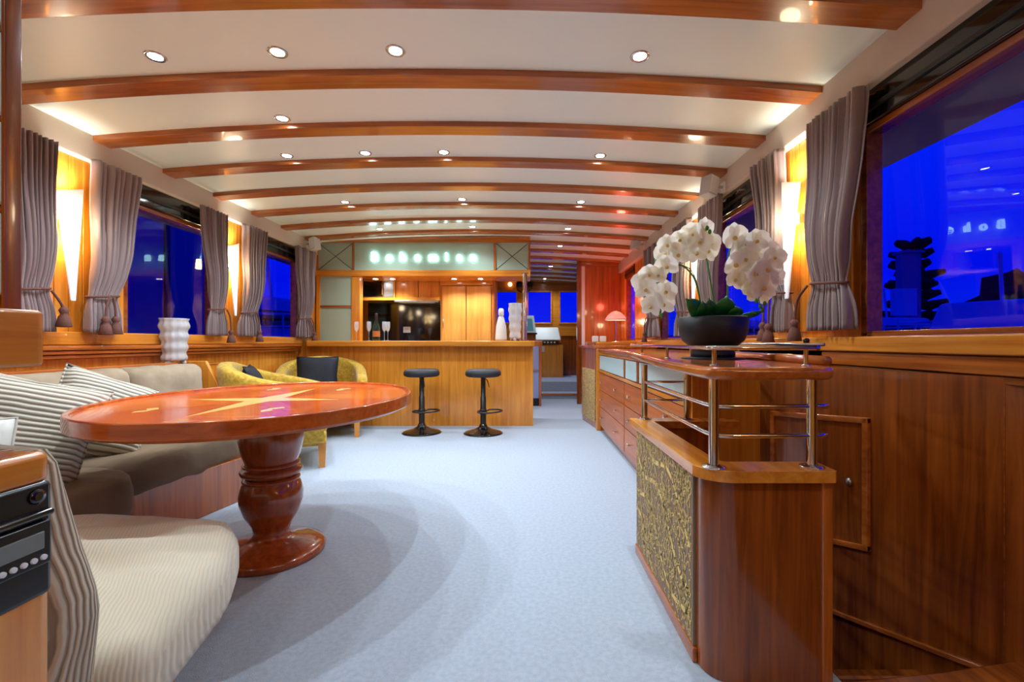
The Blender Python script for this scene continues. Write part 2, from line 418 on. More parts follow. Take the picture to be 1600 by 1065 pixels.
struct(obj('roof_overhang', bx(1.64, 2.42, -1.6, 9.0, 2.18, 2.26), 'boat'))
struct(obj('roof_overhang', bx(-3.6, -2.84, -1.6, 9.0, 2.18, 2.26), 'boat'))
# sills and mouldings
t = struct(obj('trim_3', bx(-2.80, -2.70, -1.6, 5.5, .985, 1.065), 'teak_y', bevel=.008))
for k, (d, za, zb) in enumerate(((.045, .955, .983), (.03, .93, .953), (.015, .905, .928))):
    obj('moulding', bx(-2.80, -2.70+d, -1.6, 5.42-.0*k, za, zb), 'cherry_y', t, bevel=.006)
obj('shelf', bx(-2.80, -2.56, -.2, 3.78, .815, .835), 'cherry_y', t, bevel=.006)
t = struct(obj('trim_4', bx(1.49, 1.64, -1.6, 7.42, .958, 1.028), 'teak_y', bevel=.008))
obj('moulding', bx(1.505, 1.66, -1.6, 2.32, .893, .956), 'cherry_y', t, bevel=.006)
obj('moulding', bx(1.515, 2.8, -1.6, 2.32, .865, .892), 'mahog_y', t, bevel=.006)

# lower hull wall beside the stairs, flaring outwards towards the camera
def hx(y): return 2.059-.377*y
bm = B()
ya, yb = -1.6, 2.9
hexa(bm, [(hx(ya), ya, -1.2), (hx(ya)+.06, ya, -1.2), (hx(yb)+.06, yb, -1.2), (hx(yb), yb, -1.2), (hx(ya), ya, .89), (hx(ya)+.06, ya, .89), (hx(yb)+.06, yb, .89), (hx(yb), yb, .89)])
hull = struct(obj('wall_right_lower', bm, 'mahog_z'))
hull.name = 'wall_stair'
def onhull(bm, y0, y1, za0, za1, zb0, zb1, d=.012):
    """a strip on the hull: bottom/top z at y0 (za0, zb0) and at y1 (za1, zb1)"""
    p = []
    for (za, zb) in ((za0, za1), (zb0, zb1)):
        p += [(hx(y0)-d, y0, za), (hx(y0)+.002, y0, za), (hx(y1)+.002, y1, zb if False else za if False else (za1 if za == za0 else zb1)), (hx(y1)-d, y1, (za1 if za == za0 else zb1))]
    return p
def strip(name, y0, y1, b0, b1, t0, t1, d, mat='cherry_y', parent=hull, bev=.004):
    pts = [(hx(y0)-d, y0, b0), (hx(y0)+.002, y0, b0), (hx(y1)+.002, y1, b1), (hx(y1)-d, y1, b1),
           (hx(y0)-d, y0, t0), (hx(y0)+.002, y0, t0), (hx(y1)+.002, y1, t1), (hx(y1)-d, y1, t1)]
    return obj(name, hexa(B(), pts), mat, parent, bevel=bev)
strip('stair_moulding', .9, 2.6, .035, -.285, .055, -.265, .016)
ap = thing('access_hatch', 'varnished wooden hatch door with a round knob in the stair wall', 'hatch', (hx(2.0), 2.0, .2))
strip('hatch_panel', 1.83, 2.22, .185, .10, .675, .645, .006, 'mahog_z', ap)
strip('hatch_frame', 1.815, 1.835, .165, .165, .70, .70, .016, 'cherry_y', ap)
strip('hatch_frame', 1.815, 2.24, .675, .64, .70, .665, .016, 'cherry_y', ap)
strip('hatch_frame', 1.815, 2.24, .165, .075, .19, .10, .016, 'cherry_y', ap)
strip('hatch_frame', 2.22, 2.24, .08, .08, .665, .665, .016, 'cherry_y', ap)
bm = B(); lathe(bm, [(0, 0), (.014, 0), (.017, .006), (.012, .014), (0, .017)], n=16)
bmesh.ops.transform(bm, matrix=Matrix.Translation((hx(1.886)-.006, 1.886, .424)) @ Matrix.Rotation(-PI/2, 4, 'Y'), verts=bm.verts)
obj('knob', bm, 'steel', ap, smooth=True, label='brushed steel knob')
# seams between the veneer sheets on the hull
for yy in (1.44, 1.20): strip('seam', yy, yy+.003, -.02, -.02, .86, .86, .001, 'mahog_y', hull, 0)

# rear wall, aft of the camera
struct(obj('wall_back', bx(-3.0, 2.7, -1.65, -1.6, -.1, 2.5), 'teak_z'))
# far bulkhead on the right with the doorway edge
wb = struct(obj('wall_bulkhead', bx(.96, 1.58, 7.42, 7.48, 0, 2.4), 'cherry_z'))
obj('door_frame', bx(.83, .90, 7.40, 7.50, 0, 2.4), 'mahog_z', wb)
obj('curtain_strip', bx(.90, .96, 7.41, 7.45, .5, 2.30), 'white', wb, bevel=.01, label='narrow white curtain edge')
obj('cornice', bx(.90, 1.56, 7.38, 7.42, 2.24, 2.34), 'cherry_x', wb)
# wheelhouse far wall with three windows
bm = B()
wx = [(-.72, -.20), (.03, .57), (.75, 1.20)]
x = -3.0
for a, b in wx+[(1.7, None)]:
    box(bm, x, a, 10.2, 10.26, 1.43, 2.15)
    x = b if b else a
box(bm, -3.0, 1.7, 10.2, 10.26, .2, 1.43); box(bm, -3.0, 1.7, 10.2, 10.26, 2.15, 2.5)
wf = struct(obj('wall_wheelhouse', bm, 'teak_x'))
obj('header_board', bx(-3, 1.7, 10.16, 10.2, 2.16, 2.42), 'cherry_x', wf)
obj('dado_board', bx(.78, 1.6, 10.15, 10.2, .27, 1.15), 'mahog_z', wf)
obj('dado_rail', bx(.78, 1.6, 10.12, 10.16, 1.15, 1.2), 'teak_x', wf)
for k, (a, b) in enumerate(wx):
    bm = B()
    for q in ((a-.02, a+.02, 1.41, 2.17), (b-.02, b+.02, 1.41, 2.17), (a+.02, b-.02, 1.41, 1.45), (a+.02, b-.02, 2.13, 2.17)):
        box(bm, q[0], q[1], 10.17, 10.25, q[2], q[3])
    f = struct(obj(f'window_{n+k}', bm, 'teak_x', bevel=.01))
    obj('pane', bx(a+.01, b-.01, 10.22, 10.226, 1.43, 2.15), 'pane', f)

# ================================================================== BAR AND GALLEY
bar = thing('bar_counter', 'long honey wooden bar counter with the two stools before it', 'bar counter', (-1.3, 5.5, 0))
xs = [-2.74, -1.86, -.93, .085]
for a, b in zip(xs, xs[1:]): obj('front_panel', bx(a+.001, b-.001, 5.47, 5.50, 0, .955), 'teak_z', bar, bevel=.0015)
obj('end_panel', bx(.055, .085, 5.50, 6.02, 0, .955), 'teak_z', bar)
obj('bar_top', prism(B(), [(-2.64, 5.45), (-2.58, 5.34), (.06, 5.34), (.10, 5.38), (.215, 6.0), (.2, 6.08), (-2.64, 6.08)], .955, 1.022), 'teak_x', bar, bevel=.012, seg=3)
obj('inner_panel', bx(-2.7, .05, 5.9, 5.92, 0, .955), 'teak_z', bar)
fz = thing('bar_sign', 'frosted glass sign fascia with glowing letters above the bar', 'sign', (-1.3, 5.93, 2.1))
bm = B(); box(bm, -2.74, .055, 5.92, 6.44, 1.865, 1.945); obj('bottom_rail', bm, 'teak_x', fz, bevel=.006)
obj('top_rail', bx(-2.74, .055, 5.90, 6.0, 2.30, 2.375), 'cherry_x', fz)
obj('back_board', bx(-2.74, .05, 5.96, 6.0, 1.9, 2.36), 'cherry_x', fz)
for a, b in ((-2.74, -2.705), (-2.262, -2.24), (-.42, -.392), (.03, .055)): obj('stile', bx(a, b, 5.915, 5.96, 1.945, 2.30), 'cherry_z', fz)
for a, b in ((-2.705, -2.262), (-2.24, -.42), (-.392, .03)):
    p = obj('frosted_panel', bx(a, b, 5.935, 5.955, 1.945, 2.30), 'frost', fz)
    if b-a < .6:
        for s in (0, 1):
            bm = B(); tube(bm, [(a if s else b, 5.933, 1.95), (b if s else a, 5.933, 2.295)], .004, 6); obj('cross_line', bm, 'foil', p)
lx = [585, 608, 629.5, 652, 677, 697.5, 718, 739]
for ch, px in zip('Bohemian', lx):
    cu = bpy.data.curves.new('letter', 'FONT'); cu.body = ch; cu.size = .155; cu.align_x = 'CENTER'; cu.extrude = .012; cu.offset = .0045
    tmp = bpy.data.objects.new('tmp', cu); C.objects.link(tmp)
    me = bpy.data.meshes.new_from_object(tmp.evaluated_get(bpy.context.evaluated_depsgraph_get()))
    bpy.data.objects.remove(tmp)
    me.transform(Matrix.Translation(((px-822)/FX*5.92, 5.918, 1+(535-407)/FX*5.92)) @ Matrix.Rotation(PI/2, 4, 'X'))
    me.transform(Matrix.Translation(-wl(fz)))
    me.materials.clear(); me.materials.append(M['letter'])
    o = bpy.data.objects.new('letter', me); C.objects.link(o); o.parent = fz
# left frosted panels beside the galley
lp = thing('frosted_screen', 'two stacked green frosted glass panels in a wood frame left of the galley', 'screen', (-2.48, 5.98, 1.02))
obj('glass_panel', bx(-2.69, -2.28, 5.95, 5.97, 1.02, 1.455), 'frost', lp); obj('glass_panel', bx(-2.69, -2.28, 5.95, 5.97, 1.485, 1.865), 'frost', lp)
for q in ((-2.74, -2.69, 1.022, 1.865), (-2.28, -2.17, 1.022, 1.865)): obj('post', bx(q[0], q[1], 5.935, 6.05, q[2], q[3]), 'teak_z', lp, bevel=.004)
obj('rail', bx(-2.69, -2.28, 5.94, 5.98, 1.455, 1.485), 'cherry_x', lp)
# soffit lights under the fascia
for x in (-2.05, -1.82, -.98, -.62):
    o = obj('soffit_light', lathe(B(), [(0, 1.864), (.03, 1.863), (.035, 1.868)], x, 6.2, 16), 'bulb')
    tag(o, 'small round light under the sign fascia, %s' % {-2.05: 'over the microwave', -1.82: 'over the upper cupboard doors', -.98: 'over the tall cupboard', -.62: 'at the right end over the tall cupboard'}[x], 'light', 'soffit lights')
    light('SPOT', (x, 6.2, 1.85), 20, SPOT_COL, .03, 2.4, .6)
# galley
tc_ = thing('tall_cupboard', 'tall blond wooden cupboard with double doors behind the bar', 'cupboard', (-.85, 6.6, 0))
obj('carcass', bx(-1.225, -.47, 6.52, 7.08, 0, 1.93), 'blond', tc_)
for a, b in ((-1.20, -.86), (-.85, -.50)):
    d = obj('door', bx(a, b, 6.49, 6.515, .1, 1.80), 'blond', tc_, bevel=.003)
obj('handle', tube(B(), [(-1.18, 6.475, 1.2), (-1.18, 6.475, 1.36)], .006), 'chrome', tc_, smooth=True)
obj('cornice', bx(-1.225, -.47, 6.46, 6.52, 1.82, 1.93), 'teak_x', tc_, bevel=.01)
obj('side_strip', bx(-.475, -.45, 6.45, 6.55, 0, 1.93), 'cherry_z', tc_)
wc = thing('wall_cupboard', 'two door wooden wall cupboard above the black splashback', 'cupboard', (-1.54, 6.5, 1.6))
obj('carcass', bx(-1.87, -1.225, 6.51, 6.9, 1.61, 1.93), 'teak_z', wc)
for a, b in ((-1.85, -1.54), (-1.53, -1.24)):
    d = obj('door', bx(a, b, 6.48, 6.505, 1.62, 1.90), 'teak_z', wc, bevel=.003)
    obj('knob', lathe(B(), [(0, 1.655), (.008, 1.66), (0, 1.668)], b-.03 if a < -1.6 else a+.03, 6.475, 8), 'chrome', d)
mw = thing('microwave', 'steel microwave with a dark door beside the wall cupboard', 'microwave', (-2.1, 6.5, 1.62))
obj('body', bx(-2.34, -1.885, 6.5, 6.85, 1.645, 1.90), 'steel', mw, bevel=.006)
obj('door_glass', bx(-2.32, -2.05, 6.485, 6.5, 1.66, 1.885), 'black', mw, bevel=.004)
obj('control_panel', bx(-2.03, -1.90, 6.49, 6.5, 1.66, 1.885), 'steel', mw)
obj('handle', tube(B(), [(-2.045, 6.47, 1.68), (-2.045, 6.47, 1.86)], .008), 'chrome', mw, smooth=True)
ms = struct(obj('trim_5', bx(-2.36, -1.225, 6.44, 6.9, 1.60, 1.638), 'teak_x')); ms.name = 'trim_5'
obj('side_board', bx(-1.885, -1.865, 6.47, 6.9, 1.61, 1.93), 'teak_z', ms)
hd = thing('range_hood', 'slim steel range hood under the wall cupboard', 'hood', (-1.54, 6.5, 1.55))
obj('hood_body', bx(-1.86, -1.235, 6.42, 6.85, 1.57, 1.60), 'steel', hd, bevel=.005)
obj('light_strip', bx(-1.80, -1.3, 6.44, 6.5, 1.562, 1.57), 'white', hd)
sp = obj('splashback', bx(-2.38, -1.225, 6.86, 6.90, .9, 1.60), 'black'); tag(sp, 'glossy black glass splashback behind the galley counter', 'splashback')
ok = thing('power_outlet', 'white double power outlet on the black splashback', 'outlet', (-1.78, 6.85, 1.13))
obj('plate', bx(-1.85, -1.74, 6.848, 6.86, 1.15, 1.24), 'white', ok, bevel=.003); obj('switch', bx(-1.815, -1.80, 6.843, 6.848, 1.19, 1.215), 'ghost', ok); obj('switch', bx(-1.79, -1.775, 6.843, 6.848, 1.19, 1.215), 'ghost', ok)
gc = thing('galley_counter', 'low galley counter behind the bar', 'counter', (-1.8, 6.6, 0))
obj('carcass', bx(-2.38, -1.23, 6.4, 6.88, 0, .87), 'teak_z', gc); obj('worktop', bx(-2.38, -1.23, 6.36, 6.86, .87, .90), 'black', gc)
struct(obj('wall_galley', bx(-2.74, -.45, 7.12, 7.16, 0, 1.95), 'teak_z'))
fr = thing('refrigerator', 'blue grey steel fridge at the aisle end of the bar', 'fridge', (.1, 7.2, 0))
obj('body', bx(-.35, .24, 7.22, 7.7, 0, .99), 'mahog_z', fr); obj('door', bx(-.35, .205, 7.17, 7.22, .12, .96), 'steelblue', fr, bevel=.006)
obj('kick_plate', bx(-.35, .2, 7.19, 7.22, 0, .11), 'blackm', fr); obj('handle', bx(-.32, .19, 7.14, 7.16, .56, .58), 'chrome', fr); obj('side_panel', bx(.207, .24, 7.15, 7.24, .0, .99), 'cherry_z', fr)
po = thing('chrome_pole', 'chrome pole rising from the right end of the bar', 'pole', (-.015, 5.62, 1.022))
obj('pole', lathe(B(), [(.027, 1.03), (.027, 1.86)], -.015, 5.62, 20), 'chrome', po, smooth=True)
for z in (1.022, 1.85): obj('flange', lathe(B(), [(0, z), (.045, z), (.045, z+.01), (0, z+.012)], -.015, 5.62, 20), 'chrome', po)
bm = B(); box(bm, -.47, .055, 5.92, 6.5, 1.86, 1.866)

# things on the bar
def flute(x, y, label, z=1.022):
    f = thing('champagne_flute', label, 'glass', (x, y, z), 'champagne flutes on the bar')
    obj('bowl', lathe(B(), [(.006, z+.11), (.02, z+.13), (.029, z+.17), (.026, z+.235), (.024, z+.235), (.027, z+.17), (.018, z+.133), (0, z+.118)], x, y, 20), 'glass', f, smooth=True)
    obj('stem', lathe(B(), [(.004, z+.004), (.0035, z+.06), (.005, z+.115)], x, y, 8), 'glass', f, smooth=True)
    obj('foot', lathe(B(), [(0, z), (.032, z), (.03, z+.003), (.004, z+.007)], x, y, 20), 'glass', f, smooth=True)
    return f
def bxp(px, Y): return (px-822)/FX*Y
flute(bxp(557, 5.6), 5.6, 'champagne flute standing alone before the wooden post')
flute(bxp(576.5, 5.55), 5.55, 'champagne flute just left of the dark bottle')
flute(bxp(600.5, 5.55), 5.55, 'champagne flute just right of the bottle')
flute(bxp(606, 5.62), 5.62, 'champagne flute furthest right, nearest the outlet')
x, y, z = bxp(588, 5.6), 5.6, 1.022
wbt = thing('champagne_bottle', 'dark green champagne bottle with orange label among the flutes', 'bottle', (x, y, z))
obj('glass_body', lathe(B(), [(0, z), (.042, z+.002), (.044, z+.02), (.044, z+.15), (.036, z+.19), (.018, z+.24), (.014, z+.27)], x, y, 24), 'bottle', wbt, smooth=True)
obj('label_band', lathe(B(), [(.045, z+.05), (.0452, z+.12)], x, y, 24), 'goldfoil', wbt, smooth=True)
obj('foil', lathe(B(), [(.019, z+.235), (.016, z+.27), (.018, z+.28), (.019, z+.33), (.012, z+.34), (0, z+.342)], x, y, 20), 'foil', wbt, smooth=True)
def vase(name, x, y, z, h, r, label):
    v = thing(name, label, 'vase', (x, y, z))
    prof = []
    N = 24
    for i in range(N+1):
        t = i/N; prof.append((r*(.80+.20*t+.07*math.sin(t*PI*8)), z+.03+(h-.03)*t))
    prof = [(0, z+.03), (r*.55, z+.03)]+prof
    inn = [(r*.86, z+h), (r*.74, z+h*.3), (0, z+h*.25)]
    obj('glass_body', lathe(B(), prof+inn, x, y, 48, ridge=.045, nr=12, twist=0), 'crystal', v, smooth=True)
    for k in range(3):
        a = k*2*PI/3+.5; obj('foot', lathe(B(), [(0, z), (.02, z+.003), (.022, z+.02), (.014, z+.035), (0, z+.036)], x+r*.6*math.cos(a), y+r*.6*math.sin(a), 10), 'crystal', v, smooth=True)
    obj('dark_base', lathe(B(), [(0, z+.001), (r*.7, z+.001), (r*.7, z+.012), (0, z+.012)], x, y, 24), 'foil', v)
    return v
vase('crystal_vase', -2.63, 3.40, .835, .345, .092, 'ribbed crystal vase on the shelf behind the sofa')
vase('crystal_vase', bxp(805, 5.6), 5.6, 1.022, .46, .08, 'tall cut crystal vase on the bar beside the chrome pole')
x, y, z = bxp(783, 5.62), 5.62, 1.022
db = thing('white_bottle', 'white glass bottle with bulbous cap on the bar', 'bottle', (x, y, z))
obj('body', lathe(B(), [(0, z), (.07, z+.004), (.072, z+.03), (.062, z+.18), (.04, z+.27), (.03, z+.30)], x, y, 28), 'white', db, smooth=True)
obj('cap', lathe(B(), [(.022, z+.30), (.034, z+.315), (.034, z+.38), (.02, z+.40), (0, z+.40)], x, y, 20), 'white', db, smooth=True)

# bar stools
def make_stool(label):
    s = thing('bar_stool', label, 'stool', (0, 0, 0), 'bar stools before the bar')
    obj('seat', lathe(B(), [(0, .625), (.17, .625), (.195, .64), (.198, .67), (.185, .695), (.16, .705), (0, .71)], n=40), 'vinyl', s, smooth=True)
    obj('column', lathe(B(), [(.032, .03), (.032, .40), (.027, .405), (.026, .62)], n=20), 'blackm', s, smooth=True)
    obj('base', lathe(B(), [(0, 0), (.215, .0), (.218, .008), (.19, .02), (.10, .045), (.05, .075), (.034, .11)], n=40), 'black', s, smooth=True)
    pts = [(.03, 0, .24)]+[(.11+.11*math.cos(a), -.0+.15*math.sin(a), .255) for a in [(-2.6+5.2*k/18) for k in range(19)]]+[(.03, 0, .24)]
    obj('footrest', tube(B(), [Vector(p) for p in pts], .009, 8), 'blackm', s, smooth=True)
    obj('lever', tube(B(), [(.02, 0, .61), (.09, -.02, .59), (.13, -.03, .52)], .005, 8), 'blackm', s, smooth=True)
    obj('footrest_collar', lathe(B(), [(.033, .21), (.038, .215), (.038, .265), (.033, .27)], n=20), 'blackm', s, smooth=True)
    return s
st = make_stool('round black bar stool nearer the armchairs, left of the pair')
st.location = ((659-822)/FX*5.05, 5.05, 0); st.rotation_euler = (0, 0, -.9)
dup(st, ((755-822)/FX*5.02, 5.02, 0), -.75, 'round black bar stool nearer the aisle, right of the pair')

# ================================================================== TABLE
TX, TY, TZ, RA, RB = -1.225, 2.195, .735, .645, .775
tb = thing('dining_table', 'oval varnished wooden table with star inlay and turned pedestal', 'table', (TX, TY, 0))
def ell(ra, rb, z, n=96): return [(TX+ra*math.cos(2*PI*k/n), TY+rb*math.sin(2*PI*k/n), z) for k in range(n)]
bm = B()
prof = [(-.16, .676), (-.03, .676), (-.022, .684), (-.006, .686), (0, .692), (0, .742), (-.004, .746), (-.018, .746), (-.022, .741), (-.023, .732), (-.10, .732)]
rings = [[bm.verts.new(p) for p in ell(RA+d, RB+d, z)] for d, z in prof]
for a, b in zip(rings, rings[1:]):
    for k in range(96): bm.faces.new((a[k], a[(k+1) % 96], b[(k+1) % 96], b[k]))
bm.faces.new(rings[0][::-1]); bm.faces.new(rings[-1]); bmesh.ops.recalc_face_normals(bm, faces=bm.faces[:])
top = obj('tabletop', bm, 'table_rim', tb, bevel=.0015)
# radiating veneer sectors
for k in range(8):
    a0, a1 = PI/4*k, PI/4*(k+1); bm = B()
    pts = [(TX, TY)]+[(TX+(RA-.03)*math.cos(a0+(a1-a0)*j/8), TY+(RB-.03)*math.sin(a0+(a1-a0)*j/8)) for j in range(9)]
    if k % 2: obj('veneer_sector', prism(bm, pts, .732, .7326), 'table2', top)
    else: obj('veneer_sector', prism(bm, pts, .732, .7325), 'table', top)
sx_, sy_ = .345, .50
for k in range(4):
    a = k*PI/2
    tip = (TX+sx_*math.cos(a), TY-.06+sy_*math.sin(a))
    for s in (-1, 1):
        q = a+s*PI/4; w_ = (TX+.075*math.cos(q), TY-.06+.09*math.sin(q))
        obj('star_point', prism(B(), [(TX, TY-.06), w_, tip] if s < 0 else [(TX, TY-.06), tip, w_], .7326, .7334), 'inlay', top)
for k in range(4):
    a = k*PI/2+PI/4
    tip = (TX+.40*math.cos(a), TY-.06+.50*math.sin(a)); q1 = a-.28; q2 = a+.28
    obj('star_ray', prism(B(), [(TX+.17*math.cos(q1), TY-.06+.2*math.sin(q1)), tip, (TX+.12*math.cos(q2), TY-.06+.14*math.sin(q2))], .7326, .7331), 'table', top)
for (fx, fy, s) in ((-1.02, 1.82, 1), (-1.45, 2.62, -1), (-1.05, 2.6, 1), (-1.5, 1.8, -1)):
    pts = [(0, -.07), (.02, -.03), (0, 0), (.03, .04), (.01, .07), (-.02, .03), (-.015, 0), (-.02, -.03)]
    obj('flame_inlay', prism(B(), [(fx+s*p[0]*1.2, fy+p[1]) for p in pts], .7326, .7334), 'inlay', top)
PX, PY = -1.213, 2.17
prof = [(.09, .672), (.105, .66), (.135, .60), (.14, .545), (.125, .47), (.108, .43), (.105, .415), (.128, .408), (.135, .395), (.128, .38), (.108, .37), (.105, .36), (.125, .335), (.138, .29), (.136, .25), (.115, .19), (.085, .14), (.078, .11), (.085, .085), (.11, .07), (.19, .05), (.228, .035), (.238, .02), (.235, .0), (0, 0)]
pd = obj('pedestal', lathe(B(), prof, PX, PY, 56), 'turned', tb, smooth=True)
for z in (.425, .355): obj('turned_ring', lathe(B(), [(.11, z-.012), (.122, z-.006), (.125, z), (.122, z+.006), (.11, z+.012)], PX, PY, 48), 'turned', pd, smooth=True)

# ================================================================== SOFA
def cushion(x0, x1, y0, y1, z0, z1, puff=.03, seed=0, tuft=None, e=.12, nu=22, nv=16, wr=.006, rot=None):
    """soft box: superellipsoid-like pillow block with wrinkles and tufts on the top"""
    bm = B(); bmesh.ops.create_cube(bm, size=2); bmesh.ops.subdivide_edges(bm, edges=bm.edges[:], cuts=11, use_grid_fill=True)
    cx, cy, cz = (x0+x1)/2, (y0+y1)/2, (z0+z1)/2; hx_, hy_, hz_ = (x1-x0)/2, (y1-y0)/2, (z1-z0)/2
    r = min(hx_, hy_, hz_)*.75
    for v in bm.verts:
        p = Vector((v.co.x*hx_, v.co.y*hy_, v.co.z*hz_))
        q = Vector((max(-hx_+r, min(hx_-r, p.x)), max(-hy_+r, min(hy_-r, p.y)), max(-hz_+r, min(hz_-r, p.z))))
        d = p-q
        if d.length > 1e-9: p = q+d.normalized()*min(r, d.length) if d.length > r else p
        u, w_ = v.co.x, v.co.y
        k = (1-u*u)*(1-w_*w_)
        if hz_ <= min(hx_, hy_): p.z += puff*k*(1 if v.co.z > 0 else -.3)*abs(v.co.z)
        elif hx_ <= hy_: p.x += puff*(1-v.co.y**2)*(1-v.co.z**2)*v.co.x
        else: p.y += puff*(1-v.co.x**2)*(1-v.co.z**2)*v.co.y
        p += mnoise.noise_vector((p+Vector((seed*3.1, cx, cy)))*9)*wr
        v.co = p+Vector((cx, cy, cz))
    if tuft:
        for v in bm.verts:
            for (tx, ty, tz, rr, dep, ax) in tuft:
                d = (v.co-Vector((tx, ty, tz))).length
                if d < rr*2.5: v.co -= Vector(ax)*dep*math.exp(-(d/rr)**2)
    bmesh.ops.recalc_face_normals(bm, faces=bm.faces[:])
    return bm
sf = thing('sofa', 'corner sofa in beige suede with wooden base around the table', 'sofa', (-2.2, 2.0, 0))
obj('base', prism(B(), [(-2.66, 3.40), (-1.86, 3.40), (-1.79, 2.95), (-1.93, 2.2), (-1.93, 1.62), (-1.9, 1.45), (-1.5, 1.2), (-.87, 1.13), (-.80, .80), (-2.66, .80)], 0, .27), 'cherry_z', sf, bevel=.005)
def pad(poly, z0, z1, seed, drop=.05, puff=.03, cuts=5, wr=.008):
    """padded seat from a footprint polygon"""
    cx = sum(p[0] for p in poly)/len(poly); cy = sum(p[1] for p in poly)/len(poly)
    bm = B(); n = len(poly)
    lay = [(.90, z0), (.985, z0+.015), (1.0, z0+.05), (1.0, z1-.06), (.975, z1-.02), (.93, z1-.002), (.80, z1+.006), (.62, z1+puff*.5), (.42, z1+puff*.8), (.2, z1+puff)]
    dense = []
    for i in range(n):
        a, b = Vector(poly[i]), Vector(poly[(i+1) % n]); m = max(2, int((b-a).length/.06))
        for k in range(m): dense.append(a.lerp(b, k/m))
    c2 = Vector((cx, cy)); R = []
    for s, z in lay:
        ring = []
        for p in dense:
            q = c2+(p-c2)*s
            dz = mnoise.noise(Vector((q.x*4, q.y*12, seed)))*wr*1.9
            ring.append(bm.verts.new((q.x, q.y, z+dz)))
        R.append(ring)
    for a, b in zip(R, R[1:]):
        for k in range(len(dense)): bm.faces.new((a[k], a[(k+1) % len(dense)], b[(k+1) % len(dense)], b[k]))
    bm.faces.new(R[0][::-1]); bm.faces.new(R[-1]); bmesh.ops.recalc_face_normals(bm, faces=bm.faces[:])
    return bm
def roundpoly(poly, r, n=4):
    res = []; N = len(poly)
    for i in range(N):
        p, a, b = Vector(poly[i]), Vector(poly[i-1]), Vector(poly[(i+1) % N])
        ra = min(r, (a-p).length*.45); rb = min(r, (b-p).length*.45)
        s, e_ = p+(a-p).normalized()*ra, p+(b-p).normalized()*rb
        for k in range(n+1):
            t = k/n; res.append(tuple((1-t)**2*s+2*t*(1-t)*p+t*t*e_))
    return res
obj('seat_cushion', pad(roundpoly([(-2.5, 2.1), (-1.90, 2.1), (-1.82, 2.9), (-1.88, 3.40), (-2.5, 3.40)], .08), .25, .43, 3, puff=.015), 'sofa_shaded', sf, smooth=True, label='seat along the left wall, shade painted into its brown')
obj('seat_cushion', pad(roundpoly([(-2.5, 1.45), (-1.66, 1.45), (-1.66, 1.95), (-1.85, 2.10), (-2.5, 2.10)], .12), .25, .43, 5, puff=.015), 'sofa_shaded', sf, smooth=True, label='rounded corner seat')
obj('seat_cushion', pad(roundpoly([(-2.5, .78), (-.70, .78), (-.80, 1.25), (-.95, 1.52), (-2.5, 1.50)], .13), .26, .435, 8, puff=.02, wr=.018), 'cordseat', sf, smooth=True, label='pale ribbed seat nearest the camera')
tf = [(-2.42, y, .66, .05, .035, (1, 0, 0)) for y in (2.35, 2.85, 3.35)]
for (a, b) in ((1.5, 2.15), (2.15, 2.8), (2.8, 3.42)):
    m_ = (a+b)/2
    obj('back_cushion', cushion(-2.58, -2.40, a+.002, b-.002, .40, .845, .035, a, [(-2.40, m_, .66, .06, .04, (1, 0, 0)), (-2.40, a, .66, .05, .02, (1, 0, 0))]), 'sofa', sf, smooth=True)
bm = cushion(-2.5, -.728, .665, .79, .40, .85, .03, 11, nu=30)
for v in bm.verts:
    if v.co.z > .56: v.co.y -= max(0, v.co.y-.66)*1.6*(v.co.z-.56)
    v.co.x += .012*math.sin((v.co.z-.40)*11)*(1 if v.co.x > -1 else 0)
obj('back_cushion', bm, 'cord', sf, smooth=True, label='ribbed corduroy back cushion nearest the camera')
obj('back_board', bx(-2.62, -2.575, .7, 3.46, .25, .855), 'cherry_y', sf, bevel=.006)
obj('end_board', prism(B(), [(-2.62, 3.46), (-2.30, 3.46), (-2.30, 3.49), (-2.62, 3.49)], 0, .6), 'cherry_y', sf, bevel=.006)
pts = [(-2.62, 3.46, .6), (-2.30, 3.46, .6), (-2.30, 3.49, .6), (-2.62, 3.49, .6), (-2.62, 3.46, .86), (-2.44, 3.46, .86), (-2.44, 3.49, .86), (-2.62, 3.49, .86)]
obj('end_board', hexa(B(), pts), 'teak_z', sf, bevel=.006)

def pillow(label, mat, loc, rot, s=.42, th=.07, name='throw_pillow', grp='throw pillows on the sofa'):
    bm = B(); N = 14
    def f(sign):
        def g(u, v):
            a, b = 2*u-1, 2*v-1
            k = max(0, (1-a**4)*(1-b**4))**.55
            pin = 1-.06*(a*a*(1-b*b)+b*b*(1-a*a))*0-.07*((1-abs(a))*abs(b)**3+(1-abs(b))*abs(a)**3)
            return Vector((a*s/2*pin, sign*th*k+mnoise.noise(Vector((a*2, b*2, sign)))*.006*k, b*s/2*pin))
        return g
    grid(bm, f(1), N, N); grid(bm, f(-1), N, N)
    bmesh.ops.remove_doubles(bm, verts=bm.verts, dist=.0005); bmesh.ops.recalc_face_normals(bm, faces=bm.faces[:])
    o = obj(name, bm, mat, smooth=True); o.location = loc; o.rotation_euler = rot; tag(o, label, 'cushion', grp)
    pts = []
    for k in range(4*12+1):
        t = k/12 % 4; q = int(t); f_ = t-q; c = [(-1, -1), (1, -1), (1, 1), (-1, 1), (-1, -1)]
        a = c[q][0]*(1-f_)+c[q+1][0]*f_; b = c[q][1]*(1-f_)+c[q+1][1]*f_
        pin = 1-.07*((1-abs(a))*abs(b)**3+(1-abs(b))*abs(a)**3)
        pts.append((a*s/2*pin, 0, b*s/2*pin))
    pp = bpy.data.meshes.new('piping'); bm = tube(B(), pts, .005, 6); bm.to_mesh(pp); bm.free()
    pp.materials.append(M[mat]); p = bpy.data.objects.new('piping', pp); C.objects.link(p); p.parent = o
    return o
